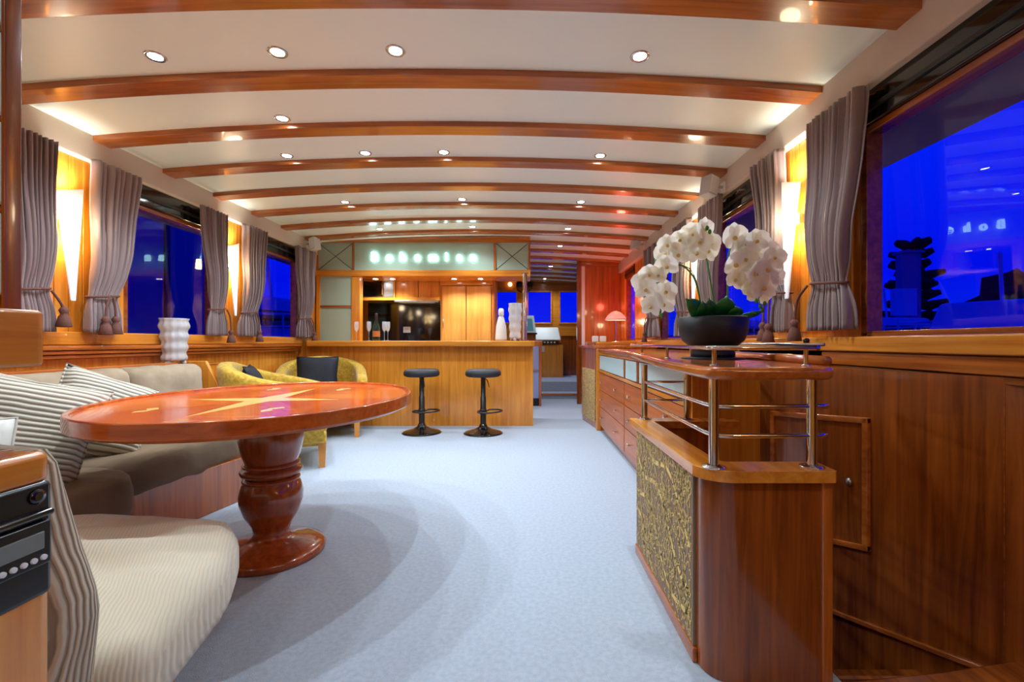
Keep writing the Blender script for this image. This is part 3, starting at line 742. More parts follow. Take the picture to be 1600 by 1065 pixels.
pillow('large striped cushion leaning in the sofa corner, half hidden by the table', 'pillow', (-2.17, 2.33, .63), (-.35, .42, PI/2-.5), .42, .08)
pillow('striped cushion at the left edge of the picture, nearest the camera', 'pillow', (-2.0, 1.78, .64), (-.35, .30, PI/2-.85), .46, .10)
pillow('plain white cushion cut by the left picture edge', 'pillow_plain', (-1.87, 1.42, .57), (-.35, 0, PI/2-.9), .36, .08)

# ================================================================== ARMCHAIRS
def make_armchair(label):
    c = thing('tub_armchair', label, 'armchair', (0, 0, 0), 'yellow tub armchairs')
    # faces +X; back at -X
    bm = B(); N = 40
    path = []
    for i in range(N+1):
        a = math.radians(-128+256*i/N)     # 0 = straight back
        px, py = -.33*math.copysign(abs(math.cos(a))**.8, math.cos(a)), .37*math.copysign(abs(math.sin(a))**.75, math.sin(a))
        if abs(a) > PI/2: px = .33*math.sin(abs(a)-PI/2)/math.sin(math.radians(38)); py = .37*math.copysign(1, a)*(1-.04*(abs(a)-PI/2))
        path.append((px, py, a))
    rings = []
    for i, (px, py, a) in enumerate(path):
        tt = min(1, abs(a)/math.radians(128)); h = .83-.20*(tt**1.5)-.02*tt
        p = Vector((px, py)); q0, q1 = Vector(path[max(0, i-1)][:2]), Vector(path[min(N, i+1)][:2])
        d = (q1-q0).normalized(); nrm = Vector((d.y, -d.x))
        if nrm.dot(p) < 0: nrm = -nrm
        w_ = .05; prof = [(.0, .20), (w_*.7, .22), (w_*.9, h-.08), (w_, h-.03), (w_*.7, h-.005), (.0, h), (-w_*.7, h-.005), (-w_, h-.03), (-w_*.8, h-.08), (-w_*.6, .35), (-w_*.6, .22)]
        rings.append([bm.verts.new((p.x+nrm.x*o-.0, p.y+nrm.y*o, z)) for o, z in prof])
    for a, b in zip(rings, rings[1:]):
        for k in range(len(a)): bm.faces.new((a[k], a[(k+1) % len(a)], b[(k+1) % len(a)], b[k]))
    bm.faces.new(rings[0][::-1]); bm.faces.new(rings[-1]); bmesh.ops.recalc_face_normals(bm, faces=bm.faces[:])
    sh = obj('shell', bm, 'yellow', c, smooth=True)
    for i in range(5, N-4, 2):
        px, py, a = path[i]
        for zz in (.62, .52):
            if abs(a) < 1.6: obj('button', lathe(B(), [(0, zz-.008), (.008, zz), (0, zz+.008)], px*.84, py*.84, 8), 'yellow', sh)
    obj('seat', cushion(-.27, .36, -.30, .30, .24, .44, .02, 2), 'yellow', c, smooth=True)
    obj('skirt', bx(-.28, .35, -.33, .33, .17, .28), 'yellow', c, bevel=.02)
    for sx, sy in ((1, 1), (1, -1), (-1, 1), (-1, -1)):
        x, y = (.32 if sx > 0 else -.26), .31*sy
        pts = [(x-.02, y-.02, 0), (x+.02, y-.02, 0), (x+.02, y+.02, 0), (x-.02, y+.02, 0), (x-.028, y-.028, .2), (x+.028, y-.028, .2), (x+.028, y+.028, .2), (x-.028, y+.028, .2)]
        obj('leg', hexa(B(), pts), 'chairleg', c)
    return c
ch = make_armchair('yellow patterned tub armchair nearer the table, seen side on')
ch.location = (-2.09, 3.82, 0); ch.rotation_euler = (0, 0, .42); ch.scale = (1.08, 1.08, 1.02)
dup(ch, (-2.24, 5.0, 0), -1.15, 'yellow patterned tub armchair against the bar front, facing the table')
pillow('navy cushion lying in the armchair nearer the table', 'navy', (-2.22, 3.77, .64), (-.45, 0, PI/2+.42), .38, .05, 'scatter_cushion', 'navy cushions on the armchairs')
pillow('navy cushion standing in the armchair against the bar', 'navy', (-2.28, 4.97, .64), (-.25, .0, PI/2-1.25), .42, .06, 'scatter_cushion', 'navy cushions on the armchairs')

# ================================================================== CURTAINS, SCONCES
def curtain(label, x, side, T, K, Bt, seed, n_pleat=6, amp=.035, tassel=None, grp='curtains', zt=2.13, zb=1.06, ztie=1.29):
    """T,K,Bt: y extents at the top, at the tie and at the bottom; side +1 for the right wall"""
    c = thing('curtain', label, 'curtain', (x, (T[0]+T[1])/2, zb), grp)
    bm = B(); rnd = random.Random(seed); ph = [rnd.uniform(0, 6) for _ in range(6)]
    def ext(z):
        if z >= ztie:
            t = (z-ztie)/(zt-ztie); s = t**.75 if t > 0 else 0; s = min(1, 1.0*s*1.05)
            return [K[i]+(T[i]-K[i])*min(1, s) for i in (0, 1)]
        t = (ztie-z)/(ztie-zb); s = math.sin(min(1, t*1.3)*PI/2)
        return [K[i]+(Bt[i]-K[i])*s for i in (0, 1)]
    def fn(u, v, off=0):
        z = zt+(zb-zt)*v; a, b = ext(z)
        near = math.exp(-((z-ztie)/.08)**2)
        A = amp*(1-.6*near)
        y = a+(b-a)*(u+.02*math.sin(u*2*PI*n_pleat*2+ph[0]))
        px = A*(math.sin(u*2*PI*n_pleat+ph[1]+.5*math.sin(v*2+ph[2]))+.3*math.sin(u*2*PI*n_pleat*2.3+ph[3]+v))
        px += .003*mnoise.noise(Vector((u*6, v*7, ph[4])))
        bulge = .02*math.exp(-((z-ztie-.25)/.2)**2)
        return Vector((x-side*(px+bulge), y, z))
    grid(bm, fn, n_pleat*12, 40)
    o = obj('cloth', bm, 'curtain', c, smooth=True)
    md = o.modifiers.new('solid', 'SOLIDIFY'); md.thickness = .003
    yk0, yk1 = K; ym = (yk0+yk1)/2; ry = abs(yk1-yk0)/2+.008
    pts = [(x+(.045)*math.cos(2*PI*k/24), ym+ry*math.sin(2*PI*k/24), ztie+.012*math.sin(2*PI*k/24)) for k in range(25)]
    tbk = obj('tieback_rope', tube(B(), pts, .007, 8), 'rope', c, smooth=True)
    if tassel is not None:
        for j, (ty, tz) in enumerate(tassel):
            xx = x-side*.06
            s0 = Vector((xx, ym+(ty-ym)*.4, ztie-.005))
            bm = tube(B(), bez([s0, (xx, ym+(ty-ym)*.85, ztie-.07), (xx, ty, tz+.06)], 8), .0065, 8)
            obj('tassel_cord', bm, 'rope', tbk, smooth=True)
            bm = lathe(B(), [(0, tz+.085), (.012, tz+.08), (.022, tz+.062), (.016, tz+.045), (.014, tz+.04), (.024, tz+.025), (.034, tz-.03), (.03, tz-.033), (0, tz-.03)], xx, ty, 20, ridge=.06, nr=10)
            obj('tassel', bm, 'rope', tbk, smooth=True)
    return c
XCL, XCR = -2.665, 1.475
CL = [((2.36, 2.58), (2.38, 2.53), (2.38, 2.56), [(2.565, 1.12)], 'grey curtain left of the first sconce, cut by the tall cabinet'),
      ((2.80, 3.14), (2.77, 2.96), (2.75, 2.99), [(2.82, 1.08), (2.89, 1.085)], 'grey curtain lit by the first left sconce, with two tassels'),
      ((3.73, 4.06), (3.84, 4.01), (3.80, 4.05), [(4.02, 1.03)], 'grey curtain on the far side of the large left window'),
      ((4.31, 4.66), (4.27, 4.49), (4.22, 4.54), [(4.45, 1.04)], 'grey curtain between the second left sconce and the bright blue window'),
      ((5.28, 5.74), (5.35, 5.62), (5.30, 5.72), [(5.6, 1.05)], 'grey curtain beside the green frosted screen')]
for i, (T, K, Bt, ts, lb) in enumerate(CL): curtain(lb, XCL, -1, T, K, Bt, i, 8, .026, ts, 'curtains on the left wall')
CR = [((1.99, 2.36), (2.11, 2.33), (2.06, 2.37), [(2.40, 1.04)], 'grey curtain beside the large right window'),
      ((2.64, 2.94), (2.56, 2.69), (2.54, 2.70), [(2.72, 1.04), (2.66, 1.03)], 'grey curtain left of the large right sconce with hanging tassel'),
      ((3.44, 3.88), (3.52, 3.80), (3.46, 3.86), None, 'dark grey curtain behind the middle orchid flowers'),
      ((4.10, 4.52), (4.12, 4.42), (4.08, 4.46), None, 'pale lit curtain behind the orchid stems'),
      ((5.10, 5.62), (5.16, 5.50), (5.08, 5.62), [(5.45, 1.04)], 'dark curtain with tassel behind the leftmost orchid flowers')]
for i, (T, K, Bt, ts, lb) in enumerate(CR): curtain(lb, XCR, 1, T, K, Bt, i+20, 9, .026, ts, 'curtains on the right wall')

def sconce(label, x, side, y, grp='wall sconces'):
    s = thing('wall_sconce', label, 'wall lamp', (x, y, 1.55), grp)
    bm = B(); z0, z1 = 1.245, 1.90; w0, w1 = .012, .088; N = 10; A = []
    for z, w_, dz in ((z0, w0, 0), (z0+.006, w0+.004, 0), (1.5, w0+(w1-w0)*.39, 0), (1.75, w0+(w1-w0)*.77, 0), (z1, w1, .0)):
        for inner in (0,):
            ring = []
            for k in range(N+1):
                t = -1+2*k/N; d = .085-.03*t*t*(w_/w1)
                ring.append((x-side*d, y+w_*t, z+dz+(.03*(t) if z == z1 else 0)))
            A.append(ring)
    V = [[bm.verts.new(p) for p in r] for r in A]
    for a, b in zip(V, V[1:]):
        for k in range(N): bm.faces.new((a[k], a[k+1], b[k+1], b[k]))
    o = obj('glass_shade', bm, 'sconce', s, smooth=True)
    md = o.modifiers.new('solid', 'SOLIDIFY'); md.thickness = .006
    X = lambda d: x-side*d
    obj('bracket', bx(min(X(0), X(.03)), max(X(0), X(.03)), y-.03, y+.03, 1.66, 1.72), 'steel', s, bevel=.004)
    obj('arm', tube(B(), [(X(.02), y, 1.69), (X(.075), y, 1.69)], .012, 10), 'steel', s, smooth=True)
    for zz in (1.60, 1.72): light('POINT', (x-side*.045, y, zz), 2.2, (1, .74, .36), .02, parent=s)
    light('POINT', (x-side*.14, y, 1.72), 2.0, (1, .80, .50), .05, parent=s)
    light('SPOT', (x-side*.07, y, 1.93), UP_W, (1, .93, .82), .05, 2.5, .8, rot=(PI, side*.7, 0), parent=s)
    return s
sconce('tapered glowing glass sconce on the left wall nearest the camera', -2.746, -1, 2.68)
sconce('tapered glowing glass sconce on the left wall further along', -2.746, -1, 4.18)
sconce('tapered glowing glass sconce on the right wall nearest the camera', 1.546, 1, 2.555)
sconce('tapered glowing glass sconce on the right wall behind the orchid', 1.546, 1, 3.99)

sconce('unseen glass sconce added on the left wall to brighten the ceiling', -2.746, -1, .9)  # out of view, added for more upward light on the ceiling
sconce('unseen glass sconce added on the right wall behind the camera to brighten the ceiling', 1.546, 1, -.3)  # likewise an added unseen lamp, there for the ceiling light
# ================================================================== DOWNLIGHTS
rows = [(2.16, (-1.76, -1.18, -.62, .54)), (2.78, (-1.49,)), (3.31, (-1.74, -1.17, -.60, .54)), (4.40, (-1.75, -.62, .53)), (5.44, (-1.75, -.64, .50)),
        (6.41, (.48,)), (7.31, (.44,)), (8.13, (.44,)), (8.96, (.42,)), (9.73, (.40,)), (-.3, (-1.75, -.6, .54))]
ordn = ['first row ahead', 'single one in the second bay', 'third bay row', 'fifth bay row', 'row just before the sign', 'first over the aisle', 'second over the aisle', 'third over the aisle', 'fourth over the aisle', 'last over the aisle', 'row behind the camera']
for ri, (y, xs_) in enumerate(rows):
    for xi, x in enumerate(xs_):
        pos = ['leftmost', 'second from left', 'second from right', 'rightmost'][xi] if len(xs_) == 4 else (['left', 'middle', 'right'][xi] if len(xs_) == 3 else 'alone')
        z = zc(x)
        d = thing('downlight', 'round recessed ceiling downlight, %s, %s' % (ordn[ri], pos), 'light', (x, y, z), 'recessed downlights')
        obj('rim', lathe(B(), [(.030, z-.002), (.042, z-.006), (.046, z-.002), (.046, z+.004)], x, y, 24), 'rim', d, smooth=True)
        obj('lamp_face', lathe(B(), [(0, z-.003), (.030, z-.003), (.031, z)], x, y, 20), 'bulb', d)
        pw = SPOT_W*(.55 if y < 0 else 1 if y < 3 else .82 if y < 6 else .6)
        light('SPOT', (x, y, z-.02), pw, SPOT_COL, .02, 2.5, .8, parent=d)
for i, (x, y) in enumerate(((-2.24, 5.68), (.97, 5.70))):
    z = zc(x)
    v = thing('ceiling_vent', 'flat round white ceiling vent near the %s speaker' % ('left far' if i == 0 else 'right far'), 'vent', (x, y, z), 'ceiling vents')
    obj('outer_ring', lathe(B(), [(.07, z-.008), (.10, z-.01), (.11, z-.003), (.11, z)], x, y, 28), 'white', v, smooth=True)
    obj('disc', lathe(B(), [(0, z-.014), (.06, z-.013), (.065, z-.004)], x, y, 28), 'ghost', v, smooth=True)
def speaker(label, x, y, z, side):
    s = thing('speaker', label, 'speaker', (x, y, z), 'small white wall speakers')
    X = lambda d: x-side*d
    bm = B(); box(bm, -.045, .045, -.05, .05, -.075, .075)
    Rm = Matrix.Translation((X(.12), y-.02, z)) @ Matrix.Rotation(side*.45, 4, 'Z') @ Matrix.Rotation(side*.18, 4, 'Y')
    bmesh.ops.transform(bm, matrix=Rm, verts=bm.verts); b = obj('cabinet', bm, 'ghost', s, bevel=.008)
    bm = B(); box(bm, -.038, .038, -.055, -.049, -.066, .066); bmesh.ops.transform(bm, matrix=Rm, verts=bm.verts); obj('grille', bm, 'white', b, bevel=.004)
    obj('bracket', tube(B(), [(X(.0), y, z), (X(.09), y, z)], .012, 8), 'ghost', s); obj('wall_plate', bx(min(X(0), X(.012)), max(X(0), X(.012)), y-.035, y+.035, z-.05, z+.04), 'white', s, bevel=.004)
speaker('small white speaker on the right cove above the sconce', 1.50, 3.45, 2.175, 1)
speaker('small grey speaker far along the right cove above the lamp', 1.50, 5.75, 2.24, 1)
speaker('small white speaker on the left cove beside the sign', -2.71, 5.6, 2.21, -1)

# ================================================================== RIGHT: SIDEBOARD, COUNTER, STAIR SCREEN
sb = thing('sideboard', 'long wooden sideboard with drawers and frosted glass flaps along the aisle', 'sideboard', (1.2, 3.7, 0))
obj('carcass', bx(.845, 1.5, 2.33, 5.18, .06, .893), 'cherry_z', sb)
obj('plinth', bx(.86, 1.5, 2.36, 5.18, 0, .06), 'mahog_y', sb)
obj('top_rail', bx(.825, .845, 2.33, 5.18, .862, .893), 'teak_y', sb, bevel=.003)
obj('mid_rail', bx(.822, .845, 2.33, 5.18, .668, .695), 'teak_y', sb, bevel=.004)
obj('end_panel', bx(.845, 1.5, 2.31, 2.33, -.3, .893), 'teak_z', sb)
for a, b in ((2.34, 3.36), (3.40, 3.82), (3.86, 5.14)):
    f = obj('flap_frame', bx(.832, .845, a, b, .70, .858), 'cherry_y', sb, bevel=.002)
    obj('frosted_glass', bx(.828, .834, a+.025, b-.025, .705, .853), 'frostb', f)
    obj('knob', lathe(B(), [(0, .848), (.008, .852), (.008, .858), (0, .862)], .82, (a+b)/2, 10), 'chrome', f, smooth=True)
for a, b in ((2.35, 3.83), (3.86, 5.15)):
    for z0, z1 in ((.475, .66), (.29, .468), (.08, .283)):
        d = obj('drawer', bx(.828, .845, a, b, z0, z1), 'drawer', sb, bevel=.003)
        for yy in (a+.32, b-.2):
            bm = B(); lathe(bm, [(0, 0), (.006, 0), (.006, .012), (.013, .018), (.013, .026), (0, .03)], n=14)
            bmesh.ops.transform(bm, matrix=Matrix.Translation((.828, yy, (z0+z1)/2)) @ Matrix.Rotation(-PI/2, 4, 'Y'), verts=bm.verts)
            obj('knob', bm, 'chrome', d, smooth=True)
ct = obj('countertop', prism(B(), roundpoly([(.81, 5.2), (.80, 3.6), (.64, 2.5), (.545, 1.8), (.515, 1.285), (.885, 1.285), (.93, 1.42), (.99, 2.1), (1.12, 2.33), (1.5, 2.33), (1.5, 5.2)], .07), .893, .93), 'cherry_y', bevel=.014, seg=4)
tag(ct, 'varnished wooden countertop carrying the orchid and chrome rail', 'countertop')
fd = thing('fiddle_rail', 'raised wooden lip on the stair side of the countertop', 'rail', (.95, 1.7, .93))
obj('lip', tube(B(), [(.925, 1.40, .943), (.955, 1.75, .943), (.99, 2.15, .943)], .016, 12), 'cherry_y', fd, smooth=True)

ss = thing('stair_screen', 'low wooden stair screen with vine pattern and chrome posts at the right', 'screen', (.7, 1.5, 0))
outer = [(.60, 2.17), (.535, 2.17), (.535, 1.415)]+arc(.62, 1.415, .085, 180, 270, 7)[1:]+[(.885, 1.33), (.885, 1.385), (.62, 1.385)]+arc(.62, 1.415, .03, 270, 180, 4)[1:]+[(.59, 1.45), (.60, 2.17)][:1]
obj('wall_panel', prism(B(), outer, 0, .60), 'mahog_z', ss, bevel=.003)
obj('corner_post', bx(.862, .893, 1.322, 1.39, 0, .60), 'cherry_z', ss, bevel=.004)
obj('patterned_panel', bx(.525, .536, 1.432, 2.165, .045, .592), 'panelbrown', ss, bevel=.002, label='brown panel embroidered with gold vines')
obj('skirting', bx(.52, .536, 1.42, 2.17, 0, .045), 'cherry_y', ss, bevel=.004)
obj('far_wall', bx(.60, .86, 2.15, 2.19, 0, .60), 'cherry_z', ss)
led = [(.505, 2.22), (.505, 1.38)]+arc(.60, 1.40, .10, 180, 270, 7)[1:]+[(.885, 1.30), (.895, 1.31), (.895, 1.40), (.885, 1.41), (.62, 1.41), (.60, 1.43), (.60, 2.13), (1.0, 2.13), (1.0, 2.22)]
obj('ledge', prism(B(), led, .598, .632), 'teak_y', ss, bevel=.012, seg=3)
# gold vines (embroidery) on the panel, one stuff part
bm = B(); rnd = random.Random(4); Y0, Y1, Z0, Z1 = 1.44, 2.16, .05, .585
def ribbon(pts, wd):
    P = [p for p in pts if Y0 < p[0] < Y1 and Z0 < p[1] < Z1]
    if len(P) < 2: return
    prevv = None
    for i, p in enumerate(P):
        q0, q1 = Vector(P[max(i-1, 0)]), Vector(P[min(i+1, len(P)-1)]); d = (q1-q0)
        if d.length < 1e-6: continue
        if i and (Vector(P[i])-Vector(P[i-1])).length > .05: prevv = None
        d.normalize(); nn = Vector((-d.y, d.x))*wd
        a = bm.verts.new((.5235, p[0]+nn.x, p[1]+nn.y)); b = bm.verts.new((.5235, p[0]-nn.x, p[1]-nn.y))
        if prevv: bm.faces.new((prevv[0], a, b, prevv[1]))
        prevv = (a, b)
for k in range(6):
    z = -.1+.16*k
    ribbon([(Y0+.72*t/40, z+.30*t/40+.05*math.sin(t/40*9+k*1.7)) for t in range(41)], .009)
for k in range(270):
    y, z = rnd.uniform(Y0, Y1), rnd.uniform(Z0, Z1); a = rnd.choice((1.5, 1.9, 1.2))+rnd.uniform(-.4, .4); L_ = rnd.uniform(.05, .13); ph = rnd.uniform(0, 6)
    ribbon([(y+math.cos(a)*L_*t/12+.008*math.sin(t*1.1+ph), z+math.sin(a)*L_*t/12+.005*math.cos(t*1.1+ph)) for t in range(13)], rnd.uniform(.0014, .0028))
for k in range(420):
    y, z = rnd.uniform(Y0, Y1), rnd.uniform(Z0, Z1); s = rnd.uniform(.004, .011); a = rnd.uniform(0, 6)
    ribbon([(y+s*math.cos(a+t*.7), z+s*math.sin(a+t*.7)) for t in range(7)], .0024)
obj('vine_embroidery', bm, 'gold', ss, kind='stuff', label='raised gold vine embroidery')
def chrome_post(x, y, z0, z1, r, parent, fl=.034):
    p = obj('post', lathe(B(), [(r, z0), (r, z1)], x, y, 20), 'chrome', parent, smooth=True)
    obj('flange', lathe(B(), [(0, z0), (fl, z0), (fl, z0+.004), (r*1.2, z0+.008)], x, y, 20), 'chrome', p, smooth=True)
PO = [(.57, 2.19), (.765, 2.17), (.555, 1.345), (.845, 1.345)]
for x, y in PO: chrome_post(x, y, .632, .893, .0145, ss)
for z in (.725, .812):
    pts = bez([(.57, 2.19, z), (.56, 1.9, z), (.552, 1.5, z), (.555, 1.38, z), (.575, 1.345, z), (.70, 1.343, z), (.89, 1.345, z)], 6)
    obj('chrome_rail', tube(B(), pts, .0075, 10), 'chrome', ss, smooth=True)
    obj('chrome_rail', tube(B(), [(.57, 2.19, z), (.765, 2.17, z)], .006, 8), 'chrome', ss, smooth=True)

rl = thing('counter_rail', 'low chrome guard rail around the orchid on the countertop', 'rail', (.6, 1.6, .93))
pts = bez([(.76, 3.3, .984), (.70, 2.75, .984), (.62, 2.0, .984), (.562, 1.46, .984), (.565, 1.38, .984), (.62, 1.358, .984), (.75, 1.358, .984), (.875, 1.358, .984)], 7)
obj('top_bar', tube(B(), pts, .0068, 10), 'chrome', rl, smooth=True)
for x, y in ((.70, 2.75), (.62, 2.0), (.568, 1.375), (.835, 1.358)):
    p = obj('post', lathe(B(), [(.0065, .93), (.0065, .98)], x, y, 12), 'chrome', rl, smooth=True)
    obj('flange', lathe(B(), [(0, .93), (.014, .93), (.014, .933), (.007, .936)], x, y, 16), 'chrome', p, smooth=True)
sr = thing('stair_rail', 'slim steel hand rail with black knob along the stair side', 'rail', (1.05, 1.8, .93))
obj('bar', tube(B(), [(1.06, 1.62, .993), (1.16, 3.3, .993)], .006, 8), 'steel', sr, smooth=True)
for y in (2.36, 3.2): obj('post', tube(B(), [(1.06+(y-1.62)*.0595, y, .93), (1.06+(y-1.62)*.0595, y, .99)], .005, 8), 'steel', sr, smooth=True)
obj('knob', lathe(B(), [(0, .995), (.010, 1.0), (.012, 1.008), (.008, 1.016), (0, 1.018)], 1.078, 1.75, 12), 'black', sr, smooth=True)

# far end unit beyond the sideboard
fu = thing('end_cabinet', 'curved wooden end cabinet with a vine patterned side by the aisle', 'cabinet', (1.1, 5.8, 0))
obj('body', prism(B(), [(.825, 5.2), (1.5, 5.2), (1.5, 7.2), (.95, 7.2), (.80, 6.6), (.735, 5.92)], 0, .93), 'cherry_z', fu)
obj('corner_post', bx(.80, .86, 5.17, 5.23, 0, .93), 'teak_z', fu, bevel=.012)
pts = [(.728, 5.90, .07), (.74, 5.90, .07), (.815, 5.32, .07), (.803, 5.31, .07), (.728, 5.90, .68), (.74, 5.90, .68), (.815, 5.32, .68), (.803, 5.31, .68)]
obj('patterned_panel', hexa(B(), pts), 'vine_far', fu)
obj('worktop', prism(B(), roundpoly([(.79, 5.17), (1.5, 5.17), (1.5, 7.3), (.93, 7.3), (.76, 6.6), (.71, 5.9)], .06), .93, .965), 'cherry_y', fu, bevel=.01, seg=3)
obj('raised_shelf', prism(B(), roundpoly([(.95, 6.15), (1.5, 6.15), (1.5, 7.35), (.95, 7.35)], .06), .965, 1.01), 'teak_x', fu, bevel=.008)
ml = thing('table_lamp', 'small chrome mushroom lamp with pink glowing shade on the far shelf', 'lamp', (1.31, 6.7, 1.01))
x, y, z = 1.325, 6.72, 1.01
obj('base', lathe(B(), [(0, z), (.07, z), (.07, z+.006), (.012, z+.014)], x, y, 24), 'chrome', ml, smooth=True)
obj('stem', lathe(B(), [(.009, z+.01), (.009, z+.36)], x, y, 12), 'chrome', ml, smooth=True)
obj('shade', lathe(B(), [(.155, z+.33), (.15, z+.345), (.12, z+.39), (.07, z+.435), (.02, z+.455), (0, z+.457)], x, y, 32), 'lampshade', ml, smooth=True)
obj('shade_rim', lathe(B(), [(.15, z+.322), (.158, z+.326), (.157, z+.337)], x, y, 32), 'white', ml, smooth=True)
light('POINT', (x, y, z+.62), 6, (1, .10, .06), .06, parent=ml)
light('POINT', (x, y, z+.30), 3, (1, .7, .4), .05, parent=ml)
for px, lb in ((930, 'small white square cup left, on the far shelf'), (942, 'small white square cup beside the mushroom lamp')):
    x = (px-822)/FX*6.3; bm = B(); box(bm, x-.042, x+.042, 6.26, 6.34, 1.01, 1.09)
    o = thing('square_cup', lb, 'cup', (x, 6.3, 1.01), 'white cups on the far shelf')
    obj('cup_body', bm, 'white', o, bevel=.01); obj('cup_opening', bx(x-.034, x+.034, 6.268, 6.332, 1.088, 1.092), 'ghost', o)

# ================================================================== ORCHID
def P(px, py, Y): return Vector(((px-822)/FX*Y, Y, 1+(535-py)/FX*Y))
OX, OY = .82, 2.0
orc = thing('orchid', 'white orchid with arching stems in a round black pot', 'plant', (OX, OY, .93))
obj('pot', lathe(B(), [(0, .936), (.09, .936), (.092, .955), (.085, .975), (.10, .985), (.128, 1.01), (.142, 1.05), (.146, 1.108), (.140, 1.112), (.134, 1.105), (.125, 1.06), (0, 1.05)], OX, OY, 56), 'pot', orc, smooth=True)
obj('saucer', lathe(B(), [(0, .93), (.13, .93), (.133, .934), (.09, .938), (0, .938)], OX, OY, 40), 'pot', orc, smooth=True)
obj('moss', lathe(B(), [(0, 1.095), (.06, 1.09), (.136, 1.08)], OX, OY, 24, ridge=.03, nr=7), 'leaf', orc, smooth=True)
def leaf_mesh(base, tip, wd, bend):
    bm = B(); base, tip = Vector(base), Vector(tip); d = tip-base; side = d.cross(Vector((0, 1, 0))).normalized()
    def f(u, v):
        c = base+d*v+Vector((0, -1, 0))*bend*math.sin(v*PI)
        wv = wd*math.sin(min(1, .12+v*.95)*PI)**.6
        return c+side*(2*u-1)*wv+Vector((0, 1, 0))*(.25*wd*(abs(2*u-1)))
    grid(bm, f, 8, 12); return bm
for (b, t_, wd) in (((1095, 498), (1072, 466), .036), ((1104, 500), (1108, 466), .03), ((1092, 500), (1098, 470), .028), ((1122, 500), (1137, 462), .048), ((1140, 500), (1150, 478), .035), ((1150, 497), (1192, 486), .012)):
    o = obj('leaf', leaf_mesh(P(b[0], b[1], 1.98), P(t_[0], t_[1], 1.90 if wd > .02 else 1.95), wd, .03), 'leaf', orc, smooth=True)
    md = o.modifiers.new('solid', 'SOLIDIFY'); md.thickness = .003
def stem(pts, Ys, r=.0042):
    W = [P(a, b, Y) for (a, b), Y in zip(pts, Ys)]
    obj('stem', tube(B(), bez(W, 8), r, 8, r2=r*.5), 'stem', orc, smooth=True)
stem([(1120, 500), (1112, 450), (1104, 405), (1100, 380), (1085, 368), (1062, 385), (1040, 400)], [2.0, 2.0, 2.0, 1.98, 1.96, 1.97, 2.0])
stem([(1096, 500), (1092, 460), (1082, 430), (1062, 414), (1042, 428), (1024, 448), (1022, 466), (1030, 482), (1031, 494)], [2.0, 1.98, 1.95, 1.92, 1.90, 1.88, 1.86, 1.86, 1.86])
stem([(1094, 498), (1094, 470), (1088, 440), (1078, 420), (1058, 412)], [2.02, 2.0, 1.98, 1.95, 1.92], .003)
stem([(1137, 500), (1137, 450), (1138, 400), (1150, 375), (1168, 385), (1182, 430), (1186, 470), (1190, 485)], [2.0, 1.98, 1.95, 1.92, 1.90, 1.88, 1.86, 1.86])
def petal_data(wd, ln, cup, nm):
    me = bpy.data.meshes.new(nm); bm = B()
    def f(u, v):
        a = (2*u-1)*wd*math.sin(min(1, .10+v*.90)*PI)**.5
        return Vector((a, -.004-cup*v*v*ln+.22*abs(a)*(v-.3), v*ln))
    grid(bm, f, 6, 7); bm.to_mesh(me); bm.free()
    for p in me.polygons: p.use_smooth = True
    me.materials.append(M['petal']); return me
pbig = petal_data(.033, .050, .25, 'petal_round'); psm = petal_data(.020, .050, .15, 'petal_narrow')
bm = B(); lathe(bm, [(0, .0), (.006, .002), (.008, .010), (.004, .018), (0, .02)], n=10)
bmesh.ops.transform(bm, matrix=Matrix.Rotation(PI/2, 4, 'X'), verts=bm.verts)
bmesh.ops.translate(bm, verts=bm.verts, vec=(0, 0, -.004)); lipme = bpy.data.meshes.new('lip'); bm.to_mesh(lipme); bm.free(); lipme.materials.append(M['lip'])
for p in lipme.polygons: p.use_smooth = True
rnd = random.Random(11)
def flower(px, py, Y, yaw, pitch, s=1.0):
    f = bpy.data.objects.new('flower', lipme); C.objects.link(f); f.parent = orc
    f.location = P(px, py, Y)-wl(orc); f.rotation_euler = (pitch, rnd.uniform(-.3, .3), yaw); f.scale = (s, s, s)
    for me, ang in ((psm, 0), (psm, 2.3), (psm, -2.3), (pbig, 1.2), (pbig, -1.2)):
        q = bpy.data.objects.new('petal', me); C.objects.link(q); q.parent = f; q.rotation_euler = (rnd.uniform(-.12, .12), ang, 0)
A_ = [(1015, 428), (1010, 452), (1025, 470), (1040, 455), (1030, 430), (1018, 478), (1042, 415), (1005, 440), (1036, 475)]
B_ = [(1043, 382), (1062, 374), (1082, 365), (1100, 358), (1094, 378), (1112, 380), (1076, 388), (1058, 398), (1105, 392), (1088, 395), (1038, 396)]
C_ = [(1146, 370), (1152, 392), (1165, 380), (1182, 376), (1200, 388), (1210, 402), (1148, 412), (1165, 405), (1183, 400), (1160, 430), (1178, 425), (1198, 420), (1210, 432), (1175, 445), (1192, 448), (1148, 436), (1186, 458)]
for L_, Yb, yw, s in ((A_, 1.88, -.35, .95), (B_, 1.97, -.1, .98), (C_, 1.88, .15, 1.08)):
    for k, (px, py) in enumerate(L_):
        flower(px, py, Yb+rnd.uniform(-.05, .03), yw+rnd.uniform(-.55, .55), rnd.uniform(-.15, .45), s*rnd.uniform(.85, 1.12))
for px, py, Y in ((1105, 356, 1.9), (1109, 362, 1.9), (1040, 386, 1.95), (1025, 409, 1.9), (1044, 408, 1.92), (1031, 486, 1.85), (1034, 493, 1.85), (1182, 470, 1.85), (1188, 478, 1.85), (1195, 474, 1.85), (1191, 484, 1.85)):
    p = P(px, py, Y); bm = B(); bmesh.ops.create_uvsphere(bm, u_segments=10, v_segments=8, radius=.009); bmesh.ops.scale(bm, vec=(.8, .8, 1.2), verts=bm.verts); bmesh.ops.translate(bm, verts=bm.verts, vec=p)
    obj('bud', bm, 'stem', orc, smooth=True)

